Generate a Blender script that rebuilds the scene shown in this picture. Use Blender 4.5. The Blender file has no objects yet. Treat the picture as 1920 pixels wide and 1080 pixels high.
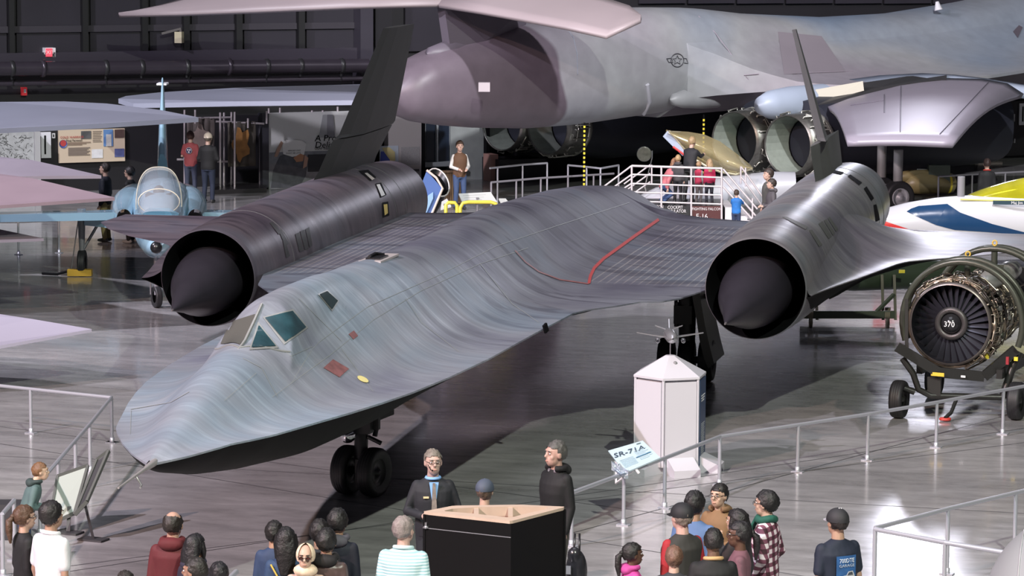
import bpy, bmesh, math, random
import numpy as np
from mathutils import Vector, Matrix, noise
from mathutils.bvhtree import BVHTree
PI = math.pi
S = bpy.context.scene
COL = S.collection
# ---------------------------------------------------------------- camera
CAM = Vector((10.628, -29.101, 7.730)); FPX = 5797.2
YAW, PIT, ROL = math.radians(-12.573), math.radians(7.094), math.radians(.2926)
cF = Vector((math.cos(PIT)*math.sin(YAW), math.cos(PIT)*math.cos(YAW), -math.sin(PIT)))
cR0 = Vector((math.cos(YAW), -math.sin(YAW), 0)); cU0 = cR0.cross(cF)
cR = cR0*math.cos(ROL)+cU0*math.sin(ROL); cU = cU0*math.cos(ROL)-cR0*math.sin(ROL)
camd = bpy.data.cameras.new('camera'); cam = bpy.data.objects.new('camera', camd); COL.objects.link(cam)
camd.sensor_width = 36; camd.lens = FPX/1920*36; camd.clip_end = 500
M = Matrix.Identity(4)
for i in range(3): M[i][0] = cR[i]; M[i][1] = cU[i]; M[i][2] = -cF[i]; M[i][3] = CAM[i]
cam.matrix_world = M
S.camera = cam
# ---------------------------------------------------------------- light
W = bpy.data.worlds.new('hall'); S.world = W; W.use_nodes = True
W.node_tree.nodes['Background'].inputs[0].default_value = (.62, .6, .72, 1)
W.node_tree.nodes['Background'].inputs[1].default_value = .10
S.view_settings.view_transform = 'Standard'; S.view_settings.look = 'None'
S.view_settings.exposure = 0; S.view_settings.gamma = 1; S.view_settings.use_curve_mapping = False
def spot(name, loc, tgt, col, power, size=70, rad=.35, blend=.5):
    l = bpy.data.lights.new(name, 'SPOT'); l.energy = power; l.color = col; l.spot_size = math.radians(size)
    l.spot_blend = blend; l.shadow_soft_size = rad
    o = bpy.data.objects.new(name, l); COL.objects.link(o); o.location = loc
    o.rotation_euler = (Vector(tgt)-Vector(loc)).to_track_quat('-Z', 'Y').to_euler(); return o
spot('spot_lamp', (20.5, -28, 33), (1.5, 12, 0), (.94, 1, .86), 86000, 62)
spot('spot_lamp', (-24.5, -24, 33), (-2.5, 12, 0), (.93, .86, 1), 98000, 62)
spot('spot_lamp', (-21, -37, 31), (-1, 9, 0), (1, .68, .57), 96000, 46)
spot('spot_lamp', (-26, 22, 22), (-8, 38, 0), (.92, .88, 1), 36000, 90, .5)
spot('spot_lamp', (11, 24, 23), (3, 54, 3), (.98, .95, 1), 44000, 58, .5)
spot('spot_lamp', (3.3, 56, 11), (7, 12, 0), (.86, .86, 1), 2600, 60, .9)  # unseen lamp added behind the bomber to throw a glare on the floor
def area(name, loc, tgt, col, power, size):
    l = bpy.data.lights.new(name, 'AREA'); l.energy = power; l.color = col; l.size = size
    o = bpy.data.objects.new(name, l); COL.objects.link(o); o.location = loc
    o.rotation_euler = (Vector(tgt)-Vector(loc)).to_track_quat('-Z', 'Y').to_euler(); return o
area('overhead_fill', (2, 8, 23), (0, 8, 0), (.86, .88, 1), 1300, 12)  # unseen soft light added overhead as general fill
# ---------------------------------------------------------------- helpers
def ray(u, v): return cF + cR*((u-960)/FPX) - cU*((v-540)/FPX)
def atz(u, v, z=0.0): d = ray(u, v); return CAM + d*((z-CAM.z)/d.z)
def atd(u, v, D): return CAM + ray(u, v)*D
def aty(u, v, Y): d = ray(u, v); return CAM + d*((Y-CAM.y)/d.y)
def atx(u, v, X): d = ray(u, v); return CAM + d*((X-CAM.x)/d.x)
def dep(p): return (Vector(p)-CAM).dot(cF)
def V(*a): return Vector(a)
class MB:
    def __init__(s): s.v = []; s.f = []; s.m = []; s.sm = []
    def add(s, vs, fs, mi=0, smooth=False):
        n = len(s.v); s.v += [tuple(p) for p in vs]; s.f += [tuple(i+n for i in f) for f in fs]
        s.m += [mi]*len(fs); s.sm += [smooth]*len(fs); return s
    def box(s, c, size, rot=None, mi=0):
        c = Vector(c); h = Vector(size)/2
        vs = [Vector((x*h.x, y*h.y, z*h.z)) for x in(-1, 1) for y in(-1, 1) for z in(-1, 1)]
        if rot is not None:
            if not isinstance(rot, Matrix): rot = Matrix.Rotation(rot, 3, 'Z')
            vs = [rot @ p for p in vs]
        return s.add([p+c for p in vs], [(0, 1, 3, 2), (4, 6, 7, 5), (0, 4, 5, 1), (2, 3, 7, 6), (0, 2, 6, 4), (1, 5, 7, 3)], mi)
    def beam(s, a, b, w, h=None, mi=0, up=(0, 0, 1)):
        a = Vector(a); b = Vector(b); h = h or w; d = (b-a); L = d.length; d.normalize(); up = Vector(up)
        if abs(d.dot(up)) > .98: up = Vector((0, 1, 0))
        x = d.cross(up).normalized(); z = x.cross(d)
        R_ = Matrix((x, d, z)).transposed()
        return s.box((a+b)/2, (w, L, h), R_, mi)
    def prism(s, poly, a, b, mi=0):
        """poly: list of 3-D points; extruded by vector a..b offsets"""
        n = len(poly); vs = [Vector(p)+Vector(a) for p in poly]+[Vector(p)+Vector(b) for p in poly]
        fs = [tuple(range(n))[::-1], tuple(range(n, 2*n))]+[(i, (i+1) % n, n+(i+1) % n, n+i) for i in range(n)]
        return s.add(vs, fs, mi)
    def tube(s, pts, r, n=8, mi=0, cap=True, smooth=True):
        pts = [Vector(p) for p in pts]; k = len(pts); rs = r if isinstance(r, (list, tuple)) else [r]*k
        vs = []; t0 = (pts[1]-pts[0]).normalized(); up = Vector((0, 0, 1)) if abs(t0.z) < .9 else Vector((0, 1, 0))
        x = t0.cross(up).normalized()
        for i in range(k):
            t = (pts[min(i+1, k-1)]-pts[max(i-1, 0)]).normalized()
            x = (x - t*x.dot(t)).normalized(); y = t.cross(x)
            rr = rs[i]; rx, ry = rr if isinstance(rr, (tuple, list)) else (rr, rr)
            for j in range(n):
                a = 2*PI*j/n; vs.append(pts[i]+x*(math.cos(a)*rx)+y*(math.sin(a)*ry))
        fs = [(i*n+j, i*n+(j+1) % n, (i+1)*n+(j+1) % n, (i+1)*n+j) for i in range(k-1) for j in range(n)]
        s.add(vs, fs, mi, smooth)
        if cap:
            s.add(vs[:n], [tuple(range(n))[::-1]], mi); s.add(vs[-n:], [tuple(range(n))], mi)
        return s
    def lathe(s, prof, o=(0, 0, 0), ax=(0, 0, 1), n=32, mi=0, smooth=True, up=(0, 1, .001)):
        """prof: list of (r, t) along the axis from o"""
        o = Vector(o); ax = Vector(ax).normalized(); x = ax.cross(Vector(up)).normalized()
        if abs(ax.dot(Vector(up).normalized())) > .98: x = ax.cross(Vector((1, 0, 0))).normalized()
        y = ax.cross(x); vs = []
        for r, t in prof:
            for j in range(n):
                a = 2*PI*j/n; vs.append(o+ax*t+(x*math.cos(a)+y*math.sin(a))*r)
        fs = [(i*n+j, i*n+(j+1) % n, (i+1)*n+(j+1) % n, (i+1)*n+j) for i in range(len(prof)-1) for j in range(n)]
        return s.add(vs, fs, mi, smooth)
    def ell(s, c, r, n=12, m=8, mi=0, rot=None):
        c = Vector(c); vs = []; r = Vector(r if isinstance(r, (tuple, list, Vector)) else (r, r, r))
        for i in range(m+1):
            p = PI*i/m
            for j in range(n):
                a = 2*PI*j/n; q = Vector((math.sin(p)*math.cos(a)*r.x, math.sin(p)*math.sin(a)*r.y, math.cos(p)*r.z))
                vs.append(c+(rot @ q if rot is not None else q))
        fs = [(i*n+j, (i+1)*n+j, (i+1)*n+(j+1) % n, i*n+(j+1) % n) for i in range(m) for j in range(n)]
        return s.add(vs, fs, mi, True)
    def grid(s, rows, mi=0, smooth=True, closed=False):
        n = len(rows[0]); vs = [p for r in rows for p in r]; jj = n if closed else n-1
        fs = [(i*n+j, i*n+(j+1) % n, (i+1)*n+(j+1) % n, (i+1)*n+j) for i in range(len(rows)-1) for j in range(jj)]
        return s.add(vs, fs, mi, smooth)
    def build(s, name, mats, parent=None, **tags):
        me = bpy.data.meshes.new(name); me.from_pydata(s.v, [], s.f); me.update()
        if not isinstance(mats, (list, tuple)): mats = [mats]
        for m in mats: me.materials.append(m)
        me.polygons.foreach_set('material_index', s.m); me.polygons.foreach_set('use_smooth', s.sm)
        o = bpy.data.objects.new(name, me); COL.objects.link(o)
        if parent is not None: o.parent = parent
        for k, v in tags.items(): o[k] = v
        return o
def fixn(o):
    bm = bmesh.new(); bm.from_mesh(o.data); bmesh.ops.remove_doubles(bm, verts=bm.verts, dist=1e-5)
    bmesh.ops.recalc_face_normals(bm, faces=bm.faces); bm.to_mesh(o.data); bm.free(); return o
def thing(name, label, cat, group=None, loc=(0, 0, 0), rz=0):
    o = bpy.data.objects.new(name, None); COL.objects.link(o); o.location = loc; o.rotation_euler = (0, 0, rz)
    o.empty_display_size = .1
    o['label'] = label; o['category'] = cat
    if group: o['group'] = group
    return o
def tag(o, label, cat, group=None):
    o['label'] = label; o['category'] = cat
    if group: o['group'] = group
    return o
def dup(root, loc, rz=0, label=None, scale=None):
    r = root.copy(); COL.objects.link(r); r.location = loc; r.rotation_euler = (0, 0, rz)
    if label: r['label'] = label
    if scale: r.scale = scale
    for ch in list(root.children):
        c = ch.copy(); COL.objects.link(c); c.parent = r
        for g in list(ch.children):
            d = g.copy(); COL.objects.link(d); d.parent = c
    return r
_mc = {}
def mat(col, rough=.5, metal=0, spec=.5, emit=None, es=1, alpha=None, trans=0, name=None, noise_amt=0, nscale=3, bump=0, coat=0):
    key = (tuple(col), rough, metal, spec, tuple(emit) if emit else None, es, alpha, trans, noise_amt, nscale, bump, coat)
    if key in _mc: return _mc[key]
    m = bpy.data.materials.new(name or 'material'); m.use_nodes = True; nt = m.node_tree; b = nt.nodes['Principled BSDF']
    b.inputs['Base Color'].default_value = (*col, 1); b.inputs['Roughness'].default_value = rough
    b.inputs['Metallic'].default_value = metal; b.inputs['Specular IOR Level'].default_value = spec
    if coat: b.inputs['Coat Weight'].default_value = coat; b.inputs['Coat Roughness'].default_value = .08
    if emit: b.inputs['Emission Color'].default_value = (*emit, 1); b.inputs['Emission Strength'].default_value = es
    if trans: b.inputs['Transmission Weight'].default_value = trans
    if alpha is not None: b.inputs['Alpha'].default_value = alpha
    if noise_amt or bump:
        tc = nt.nodes.new('ShaderNodeTexCoord'); nz = nt.nodes.new('ShaderNodeTexNoise'); nz.inputs['Scale'].default_value = nscale
        nz.inputs['Detail'].default_value = 5
        nt.links.new(tc.outputs['Object'], nz.inputs['Vector'])
        if noise_amt:
            mx = nt.nodes.new('ShaderNodeMix'); mx.data_type = 'RGBA'
            k = 1-noise_amt; k2 = 1+noise_amt
            mx.inputs[6].default_value = (*[c*k for c in col], 1); mx.inputs[7].default_value = (*[min(1, c*k2) for c in col], 1)
            nt.links.new(nz.outputs['Fac'], mx.inputs[0]); nt.links.new(mx.outputs[2], b.inputs['Base Color'])
        if bump:
            bp = nt.nodes.new('ShaderNodeBump'); bp.inputs['Strength'].default_value = bump; bp.inputs['Distance'].default_value = .02
            nt.links.new(nz.outputs['Fac'], bp.inputs['Height']); nt.links.new(bp.outputs[0], b.inputs['Normal'])
    _mc[key] = m; return m
def nodes(m):
    nt = m.node_tree; return nt, nt.nodes, nt.links
def ramp(N, stops):
    r = N.new('ShaderNodeValToRGB'); e = r.color_ramp.elements
    while len(e) < len(stops): e.new(.5)
    for i, (p, c) in enumerate(stops): e[i].position = p; e[i].color = (*c, 1) if len(c) == 3 else c
    return r
def sstep(a, b, x): t = np.clip((x-a)/(b-a), 0, 1); return t*t*(3-2*t)
# ---------------------------------------------------------------- materials
BLACK = mat((.005, .005, .006), .7, spec=.08)
BLACKG = mat((.01, .01, .012), .3)
RUBBER = mat((.016, .016, .018), .55, noise_amt=.3)
STEEL = mat((.62, .62, .66), .32, .85)
RAIL = mat((.55, .56, .62), .35, .55)
CHROME = mat((.75, .75, .78), .08, 1)
WHITE = mat((.78, .78, .8), .5)
DKGREY = mat((.05, .05, .053), .5)
MIDGREY = mat((.2, .2, .21), .5)
OLIVE = mat((.045, .055, .035), .45)
YEL = mat((.75, .6, .05), .4)
# floor: sealed concrete, glossy, mottled
def floor_mat():
    m = mat((.2, .2, .2), .2, name='sealed_concrete'); nt, N, L = nodes(m); b = N['Principled BSDF']
    tc = N.new('ShaderNodeTexCoord'); mp = N.new('ShaderNodeMapping'); mp.inputs['Scale'].default_value = (.35, 1.0, 1)
    mp.inputs['Rotation'].default_value = (0, 0, .22)
    L.new(tc.outputs['Object'], mp.inputs['Vector'])
    n1 = N.new('ShaderNodeTexNoise'); n1.inputs['Scale'].default_value = .45; n1.inputs['Detail'].default_value = 9; n1.inputs['Roughness'].default_value = .62
    n2 = N.new('ShaderNodeTexNoise'); n2.inputs['Scale'].default_value = 3.2; n2.inputs['Detail'].default_value = 8; n2.inputs['Roughness'].default_value = .7
    L.new(mp.outputs[0], n1.inputs['Vector']); L.new(mp.outputs[0], n2.inputs['Vector'])
    r1 = ramp(N, [(.28, (.24, .237, .24)), (.5, (.36, .355, .36)), (.72, (.47, .465, .465))]); L.new(n1.outputs['Fac'], r1.inputs[0])
    r2 = ramp(N, [(.3, (.72, .72, .72)), (.7, (1.15, 1.15, 1.15))]); L.new(n2.outputs['Fac'], r2.inputs[0])
    mx = N.new('ShaderNodeMix'); mx.data_type = 'RGBA'; mx.blend_type = 'MULTIPLY'; mx.inputs[0].default_value = 1
    L.new(r1.outputs[0], mx.inputs[6]); L.new(r2.outputs[0], mx.inputs[7]); L.new(mx.outputs[2], b.inputs['Base Color'])
    rr = ramp(N, [(.3, (.12, .12, .12)), (.75, (.24, .24, .24))]); L.new(n2.outputs['Fac'], rr.inputs[0]); L.new(rr.outputs[0], b.inputs['Roughness'])
    bp = N.new('ShaderNodeBump'); bp.inputs['Strength'].default_value = .05; bp.inputs['Distance'].default_value = .02
    L.new(n2.outputs['Fac'], bp.inputs['Height']); L.new(bp.outputs[0], b.inputs['Normal'])
    b.inputs['Specular IOR Level'].default_value = .5
    b.inputs['Coat Weight'].default_value = .35; b.inputs['Coat Roughness'].default_value = .06
    return m
fl = MB().add([(-60, -45, 0), (60, -45, 0), (60, 110, 0), (-60, 110, 0)], [(0, 1, 2, 3)]).build('floor', floor_mat()); fl['kind'] = 'structure'
# saw-cut joints between the slabs
jm = mat((.05, .05, .055), .5)
for k, (a, b_) in enumerate([((840, 965), (1920, 803)), ((0, 800), (380, 850)), ((0, 832), (1200, 1030)), ((1340, 905), (1920, 830)), ((800, 900), (300, 872)), ((1440, 900), (1920, 770))]):
    p, q = atz(*a), atz(*b_); d = (q-p).normalized(); p = p-d*14; q = q+d*8
    MB().beam(p+V(0, 0, .0005), q+V(0, 0, .0005), .022, .002).build('floor_joint', jm)['kind'] = 'structure'
# ================================================================ the reconnaissance jet
def skin_mat(c_dark, c_light, y0, y1, f0=.75, f1=.25, beads=False, rough=.50, sc=(.5, 5, .5), strokes=.8):
    m = mat((.1, .1, .1), rough+random.random()*.001, name='weathered_metal_paint'); nt, N, L = nodes(m); b = N['Principled BSDF']
    tc = N.new('ShaderNodeTexCoord'); mp = N.new('ShaderNodeMapping'); mp.inputs['Scale'].default_value = sc
    mp.inputs['Rotation'].default_value = (0, 0, .12)
    L.new(tc.outputs['Object'], mp.inputs['Vector'])
    n1 = N.new('ShaderNodeTexNoise'); n1.inputs['Scale'].default_value = 1.6; n1.inputs['Detail'].default_value = 9; n1.inputs['Roughness'].default_value = .68; n1.inputs['Distortion'].default_value = .7
    n2 = N.new('ShaderNodeTexNoise'); n2.inputs['Scale'].default_value = .5; n2.inputs['Detail'].default_value = 3
    L.new(mp.outputs[0], n1.inputs['Vector']); L.new(tc.outputs['Object'], n2.inputs['Vector'])
    sx = N.new('ShaderNodeSeparateXYZ'); L.new(tc.outputs['Object'], sx.inputs[0])
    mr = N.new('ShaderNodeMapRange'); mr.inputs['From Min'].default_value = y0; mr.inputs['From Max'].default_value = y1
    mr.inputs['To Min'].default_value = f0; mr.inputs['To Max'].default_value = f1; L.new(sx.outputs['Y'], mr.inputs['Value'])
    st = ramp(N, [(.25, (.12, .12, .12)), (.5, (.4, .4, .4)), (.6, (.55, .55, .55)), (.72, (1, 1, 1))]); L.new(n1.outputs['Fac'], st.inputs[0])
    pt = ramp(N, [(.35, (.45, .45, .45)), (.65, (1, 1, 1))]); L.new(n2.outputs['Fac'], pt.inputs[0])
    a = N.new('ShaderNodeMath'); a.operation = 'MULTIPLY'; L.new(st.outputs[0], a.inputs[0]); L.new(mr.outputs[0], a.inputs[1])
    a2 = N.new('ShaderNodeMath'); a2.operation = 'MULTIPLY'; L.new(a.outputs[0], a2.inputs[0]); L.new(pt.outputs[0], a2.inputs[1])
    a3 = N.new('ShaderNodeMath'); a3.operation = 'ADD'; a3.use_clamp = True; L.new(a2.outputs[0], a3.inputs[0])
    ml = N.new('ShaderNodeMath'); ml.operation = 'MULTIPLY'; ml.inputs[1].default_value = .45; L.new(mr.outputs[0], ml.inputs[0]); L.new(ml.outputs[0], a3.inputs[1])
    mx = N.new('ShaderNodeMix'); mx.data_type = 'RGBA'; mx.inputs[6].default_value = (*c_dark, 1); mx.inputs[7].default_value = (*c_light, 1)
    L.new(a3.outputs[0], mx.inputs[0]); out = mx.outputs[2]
    if beads:
        wv = N.new('ShaderNodeTexWave'); wv.bands_direction = 'X'; wv.inputs['Scale'].default_value = 2.6; wv.inputs['Distortion'].default_value = .25
        L.new(tc.outputs['Object'], wv.inputs['Vector'])
        wr = ramp(N, [(.86, (0, 0, 0)), (.97, (.5, .5, .5))]); L.new(wv.outputs['Fac'], wr.inputs[0])
        # only between the spar lines
        m1 = N.new('ShaderNodeMapRange'); m1.inputs['From Min'].default_value = 16.0; m1.inputs['From Max'].default_value = 16.3; L.new(sx.outputs['Y'], m1.inputs['Value'])
        m2 = N.new('ShaderNodeMapRange'); m2.inputs['From Min'].default_value = 24.2; m2.inputs['From Max'].default_value = 24.0; L.new(sx.outputs['Y'], m2.inputs['Value'])
        ab = N.new('ShaderNodeMath'); ab.operation = 'ABSOLUTE'; L.new(sx.outputs['X'], ab.inputs[0])
        m3 = N.new('ShaderNodeMapRange'); m3.inputs['From Min'].default_value = 1.65; m3.inputs['From Max'].default_value = 1.75; L.new(ab.outputs[0], m3.inputs['Value'])
        p = wr.outputs[0]
        for q in(m1, m2, m3):
            t = N.new('ShaderNodeMath'); t.operation = 'MULTIPLY'; L.new(p, t.inputs[0]); L.new(q.outputs[0], t.inputs[1]); p = t.outputs[0]
        mb = N.new('ShaderNodeMix'); mb.data_type = 'RGBA'; mb.inputs[7].default_value = (.34, .33, .31, 1); L.new(p, mb.inputs[0]); L.new(out, mb.inputs[6]); out = mb.outputs[2]
    # broad cool and warm zones of wear
    n4 = N.new('ShaderNodeTexNoise'); n4.inputs['Scale'].default_value = .42; n4.inputs['Detail'].default_value = 4; n4.inputs['Distortion'].default_value = .4; L.new(tc.outputs['Object'], n4.inputs['Vector'])
    r4 = ramp(N, [(.36, (.66, .62, .72)), (.5, (1, .97, .99)), (.62, (.92, 1.02, 1.1)), (.74, (1.3, 1.28, 1.28))]); L.new(n4.outputs['Fac'], r4.inputs[0])
    m4 = N.new('ShaderNodeMix'); m4.data_type = 'RGBA'; m4.blend_type = 'MULTIPLY'; m4.inputs[0].default_value = 1; L.new(out, m4.inputs[6]); L.new(r4.outputs[0], m4.inputs[7])
    # dark rubbed strokes running down the sides
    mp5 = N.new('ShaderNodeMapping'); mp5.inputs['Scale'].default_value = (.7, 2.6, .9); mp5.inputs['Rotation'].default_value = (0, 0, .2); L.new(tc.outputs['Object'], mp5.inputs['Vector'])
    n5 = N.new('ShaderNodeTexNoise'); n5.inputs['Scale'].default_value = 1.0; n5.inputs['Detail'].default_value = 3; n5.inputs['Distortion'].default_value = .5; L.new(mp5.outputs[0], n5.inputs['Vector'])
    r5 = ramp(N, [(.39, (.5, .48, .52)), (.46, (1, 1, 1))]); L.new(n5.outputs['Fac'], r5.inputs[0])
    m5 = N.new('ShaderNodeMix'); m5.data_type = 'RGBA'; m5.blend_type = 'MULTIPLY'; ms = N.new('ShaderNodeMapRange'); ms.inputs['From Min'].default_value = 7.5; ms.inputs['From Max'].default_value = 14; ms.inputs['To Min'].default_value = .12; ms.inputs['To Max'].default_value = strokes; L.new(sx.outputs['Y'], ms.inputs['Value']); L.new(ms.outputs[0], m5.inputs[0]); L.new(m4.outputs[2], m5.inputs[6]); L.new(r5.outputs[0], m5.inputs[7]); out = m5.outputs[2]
    L.new(out, b.inputs['Base Color'])
    rr = N.new('ShaderNodeMapRange'); rr.inputs['To Min'].default_value = rough+.1; rr.inputs['To Max'].default_value = rough-.12
    L.new(a3.outputs[0], rr.inputs['Value']); L.new(rr.outputs[0], b.inputs['Roughness'])
    bp = N.new('ShaderNodeBump'); bp.inputs['Strength'].default_value = .12; bp.inputs['Distance'].default_value = .01
    L.new(n1.outputs['Fac'], bp.inputs['Height']); L.new(bp.outputs[0], b.inputs['Normal'])
    b.inputs['Metallic'].default_value = .15
    return m
SKIN = skin_mat((.05, .046, .062), (.31, .345, .39), 9, 18, 1.0, .3, beads=True)  # paler toward the nose: light on the forebody painted in, mixed with wear
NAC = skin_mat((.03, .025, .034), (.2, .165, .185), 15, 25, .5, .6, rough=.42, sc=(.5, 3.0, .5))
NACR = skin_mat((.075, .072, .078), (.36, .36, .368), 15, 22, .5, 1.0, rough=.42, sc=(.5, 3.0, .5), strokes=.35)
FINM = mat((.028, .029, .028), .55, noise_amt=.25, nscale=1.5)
jet = thing('reconnaissance_jet', 'long dark titanium spy jet with two round engine pods and canted fins', 'airplane')
def IN(xs, ys): return lambda y: np.interp(y, xs, ys)
fW = IN([1.17, 1.3, 1.5, 1.9, 2.3, 2.64, 3.0, 3.5, 4.25, 5, 5.8, 7, 8.6, 11, 13.0, 13.4, 13.9, 14.9, 15.5, 16.0, 16.35, 25.2, 25.26, 27.2, 28.8, 29.6],
        [.03, .14, .31, .57, .76, .9, 1.0, 1.13, 1.33, 1.5, 1.65, 1.8, 1.93, 2.02, 2.12, 2.24, 2.55, 3.08, 3.22, 3.34, 3.40, 3.40, 1.5, 1.2, .8, .25])
fZC = IN([1.17, 2, 5, 14, 20, 25.2, 29.6], [1.89, 1.99, 2.0, 2.04, 2.12, 2.13, 1.9])
fZR = IN([1.17, 1.6, 2.04, 2.68, 3.33, 4.11, 4.8, 6, 7.6, 9, 10.2, 11.8, 14.6, 16.3, 18, 20, 22.3, 24.6, 27.1, 28.8, 29.6],
         [1.93, 2.07, 2.22, 2.4, 2.54, 2.66, 2.76, 2.92, 3.05, 3.08, 3.06, 3.0, 3.0, 3.05, 3.04, 2.98, 2.9, 2.76, 2.54, 2.28, 2.05])
fB = IN([1.17, 1.5, 2, 3, 4, 5, 6, 8, 12, 20, 25, 27, 29.6], [.05, .17, .29, .47, .62, .72, .78, .86, .95, 1.0, .95, .8, .3])
fZB = IN([1.17, 1.6, 2.4, 3.3, 4.7, 5.8, 6.8, 8, 12, 16, 22, 27, 29.6], [1.84, 1.72, 1.56, 1.44, 1.31, 1.33, 1.52, 1.68, 1.72, 1.72, 1.7, 1.7, 1.85])
def ztop(x, y, canopy=True):
    x = np.abs(x); w = fW(y); zc = fZC(y); zr = fZR(y); b = fB(y)
    g = np.exp(-(x/b)**2.35)
    # gentle dish from the chine edge inward
    z = zc + .03*np.clip(1-x/w, 0, 1) + (zr-zc-.03)*g
    if canopy:
        roof = np.interp(y, [4.0, 5.0, 5.5, 6.2, 7.6, 8.8, 9.8, 11, 13], [2.98, 3.08, 3.13, 3.15, 3.14, 3.08, 2.95, 2.6, 1])
        hump = roof - .48*(x/.47)**2.3
        front = 2.60 + .56*(y-4.30-1.15*x)
        c = np.minimum(hump, front); k = .09
        h = np.clip(.5+.5*(c-z)/k, 0, 1); z = z+(c-z)*h + k*h*(1-h)*.6
    return z
def zbot(x, y):
    x = np.abs(x); w = fW(y); t = np.clip(x/np.minimum(w, 2.3), 0, 1)
    zc = fZC(y)-.02; thick = np.where(w > 3, .14, .0)*np.sqrt(np.clip(1-((y-20.3)/5.2)**2, 0, 1))
    bb = np.clip(1-t**2.0, 0, 1)**.9
    return zc - thick*np.clip((w-x)/.4, 0, 1) - (zc-fZB(y))*bb
ys = np.concatenate([np.arange(1.17, 2.4, .07), np.arange(2.4, 4.1, .1), np.arange(4.1, 5.6, .03), np.arange(5.6, 10, .12), np.arange(10, 13, .25), np.arange(13, 16, .1),
                     np.arange(16, 25.1, .3), [25.2, 25.26], np.arange(25.5, 29.6, .25), [29.6]])
nx = 70; tt = np.linspace(-1, 1, 2*nx+1); tt = np.sign(tt)*np.abs(tt)**1.25
mb = MB(); rt = []; rb = []
for y in ys:
    x = tt*fW(y); yy = np.full_like(x, y)
    # swept trailing portion: none
    def px(v, y=y):   # the port inner wing reaches a little further out to its pod
        w = float(fW(y)); k = .24 if 14.4 < y < 25.22 and w > 2.4 else 0
        return np.where(v > 2.3, 2.3+(v-2.3)*(w+k-2.3)/max(w-2.3, 1e-3), v) if k else v
    rt.append([(a, y, c) for a, c in zip(px(x), ztop(x, yy))])
    xb = np.linspace(-1, 1, 41)*fW(y); rb.append([(a, y, c) for a, c in zip(px(xb), zbot(xb, np.full_like(xb, y)))])
mb.grid(rt); mb.grid([r[::-1] for r in rb], mi=1)
# edge band
for sgn in(0, -1):
    mb.grid([[r[sgn], q[sgn]] for r, q in zip(rt, rb)], mi=0)
BELLY = mat((.006, .006, .0065), .7, spec=.15)
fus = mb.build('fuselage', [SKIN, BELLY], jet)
bm = bmesh.new(); bm.from_mesh(fus.data); bvh_f = BVHTree.FromBMesh(bm); bm.free()
# pitot boom
b = MB(); P0 = V(.03, 1.3, 1.9); P1 = Vector(aty(222, 915, .06))
b.tube([P0, P0.lerp(P1, .25), P0.lerp(P1, .3), P1], [.045, .03, .02, .011], 10)
b.tube([P0.lerp(P1, .55), P0.lerp(P1, .55)+V(.06, 0, -.1), P0.lerp(P1, .55)+V(.07, -.06, -.11)], .013, 6)
b.build('pitot_boom', mat((.5, .47, .47), .35, .6), jet, label='bare metal pitot boom on the nose tip')
def drape(bvh, quad, name, m, parent, nu=8, nv=8, off=.012, rim=0, **tags):
    """a thin skin patch laid on a surface, its corners found along sight lines"""
    rows = []
    for i in range(nu+1):
        r = []
        for j in range(nv+1):
            s, t = i/nu, j/nv
            u = (1-s)*((1-t)*quad[0][0]+t*quad[1][0])+s*((1-t)*quad[3][0]+t*quad[2][0])
            v = (1-s)*((1-t)*quad[0][1]+t*quad[1][1])+s*((1-t)*quad[3][1]+t*quad[2][1])
            h = bvh.ray_cast(CAM, ray(u, v).normalized())
            if h[0] is None: r.append(None); continue
            n = h[1] if h[1].dot(CAM-h[0]) > 0 else -h[1]
            r.append(h[0]+n*off)
        rows.append(r)
    vs = []; idx = {}
    for i, r in enumerate(rows):
        for j, p in enumerate(r):
            if p is not None: idx[i, j] = len(vs); vs.append(p)
    fs = []
    for i in range(nu):
        for j in range(nv):
            k = [(i, j), (i, j+1), (i+1, j+1), (i+1, j)]
            if all(q in idx for q in k):
                pp = [vs[idx[q]] for q in k]
                if max((pp[a]-pp[a-1]).length for a in range(4)) < 1.2: fs.append(tuple(idx[q] for q in k))
    return MB().add(vs, fs, 0, True).build(name, m, parent, **tags)
def drape_line(bvh, pts, wpx, name, m, parent, off=.008, seg=12, **tags):
    P = []
    for a, c in zip(pts[:-1], pts[1:]):
        for i in range(seg): t = i/seg; P.append((a[0]*(1-t)+c[0]*t, a[1]*(1-t)+c[1]*t))
    P.append(pts[-1]); rows = []
    for i, p in enumerate(P):
        q = P[min(i+1, len(P)-1)]; o = P[max(i-1, 0)]; d = Vector((q[0]-o[0], q[1]-o[1])).normalized(); n_ = (-d.y, d.x); r = []
        for s in(-.5, .5):
            h = bvh.ray_cast(CAM, ray(p[0]+n_[0]*wpx*s, p[1]+n_[1]*wpx*s).normalized())
            if h[0] is None: r = None; break
            nn = h[1] if h[1].dot(CAM-h[0]) > 0 else -h[1]
            r.append(h[0]+nn*off)
        rows.append(r)
    rs = []; b = MB()
    for r in rows+[None]:
        if r is None or (rs and (rs[-1][0]-r[0]).length > 1.5):
            if len(rs) > 1: b.grid(rs)
            rs = [] if r is None else [r]
        else: rs.append(r)
    if b.v: return b.build(name, m, parent, **tags)
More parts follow.
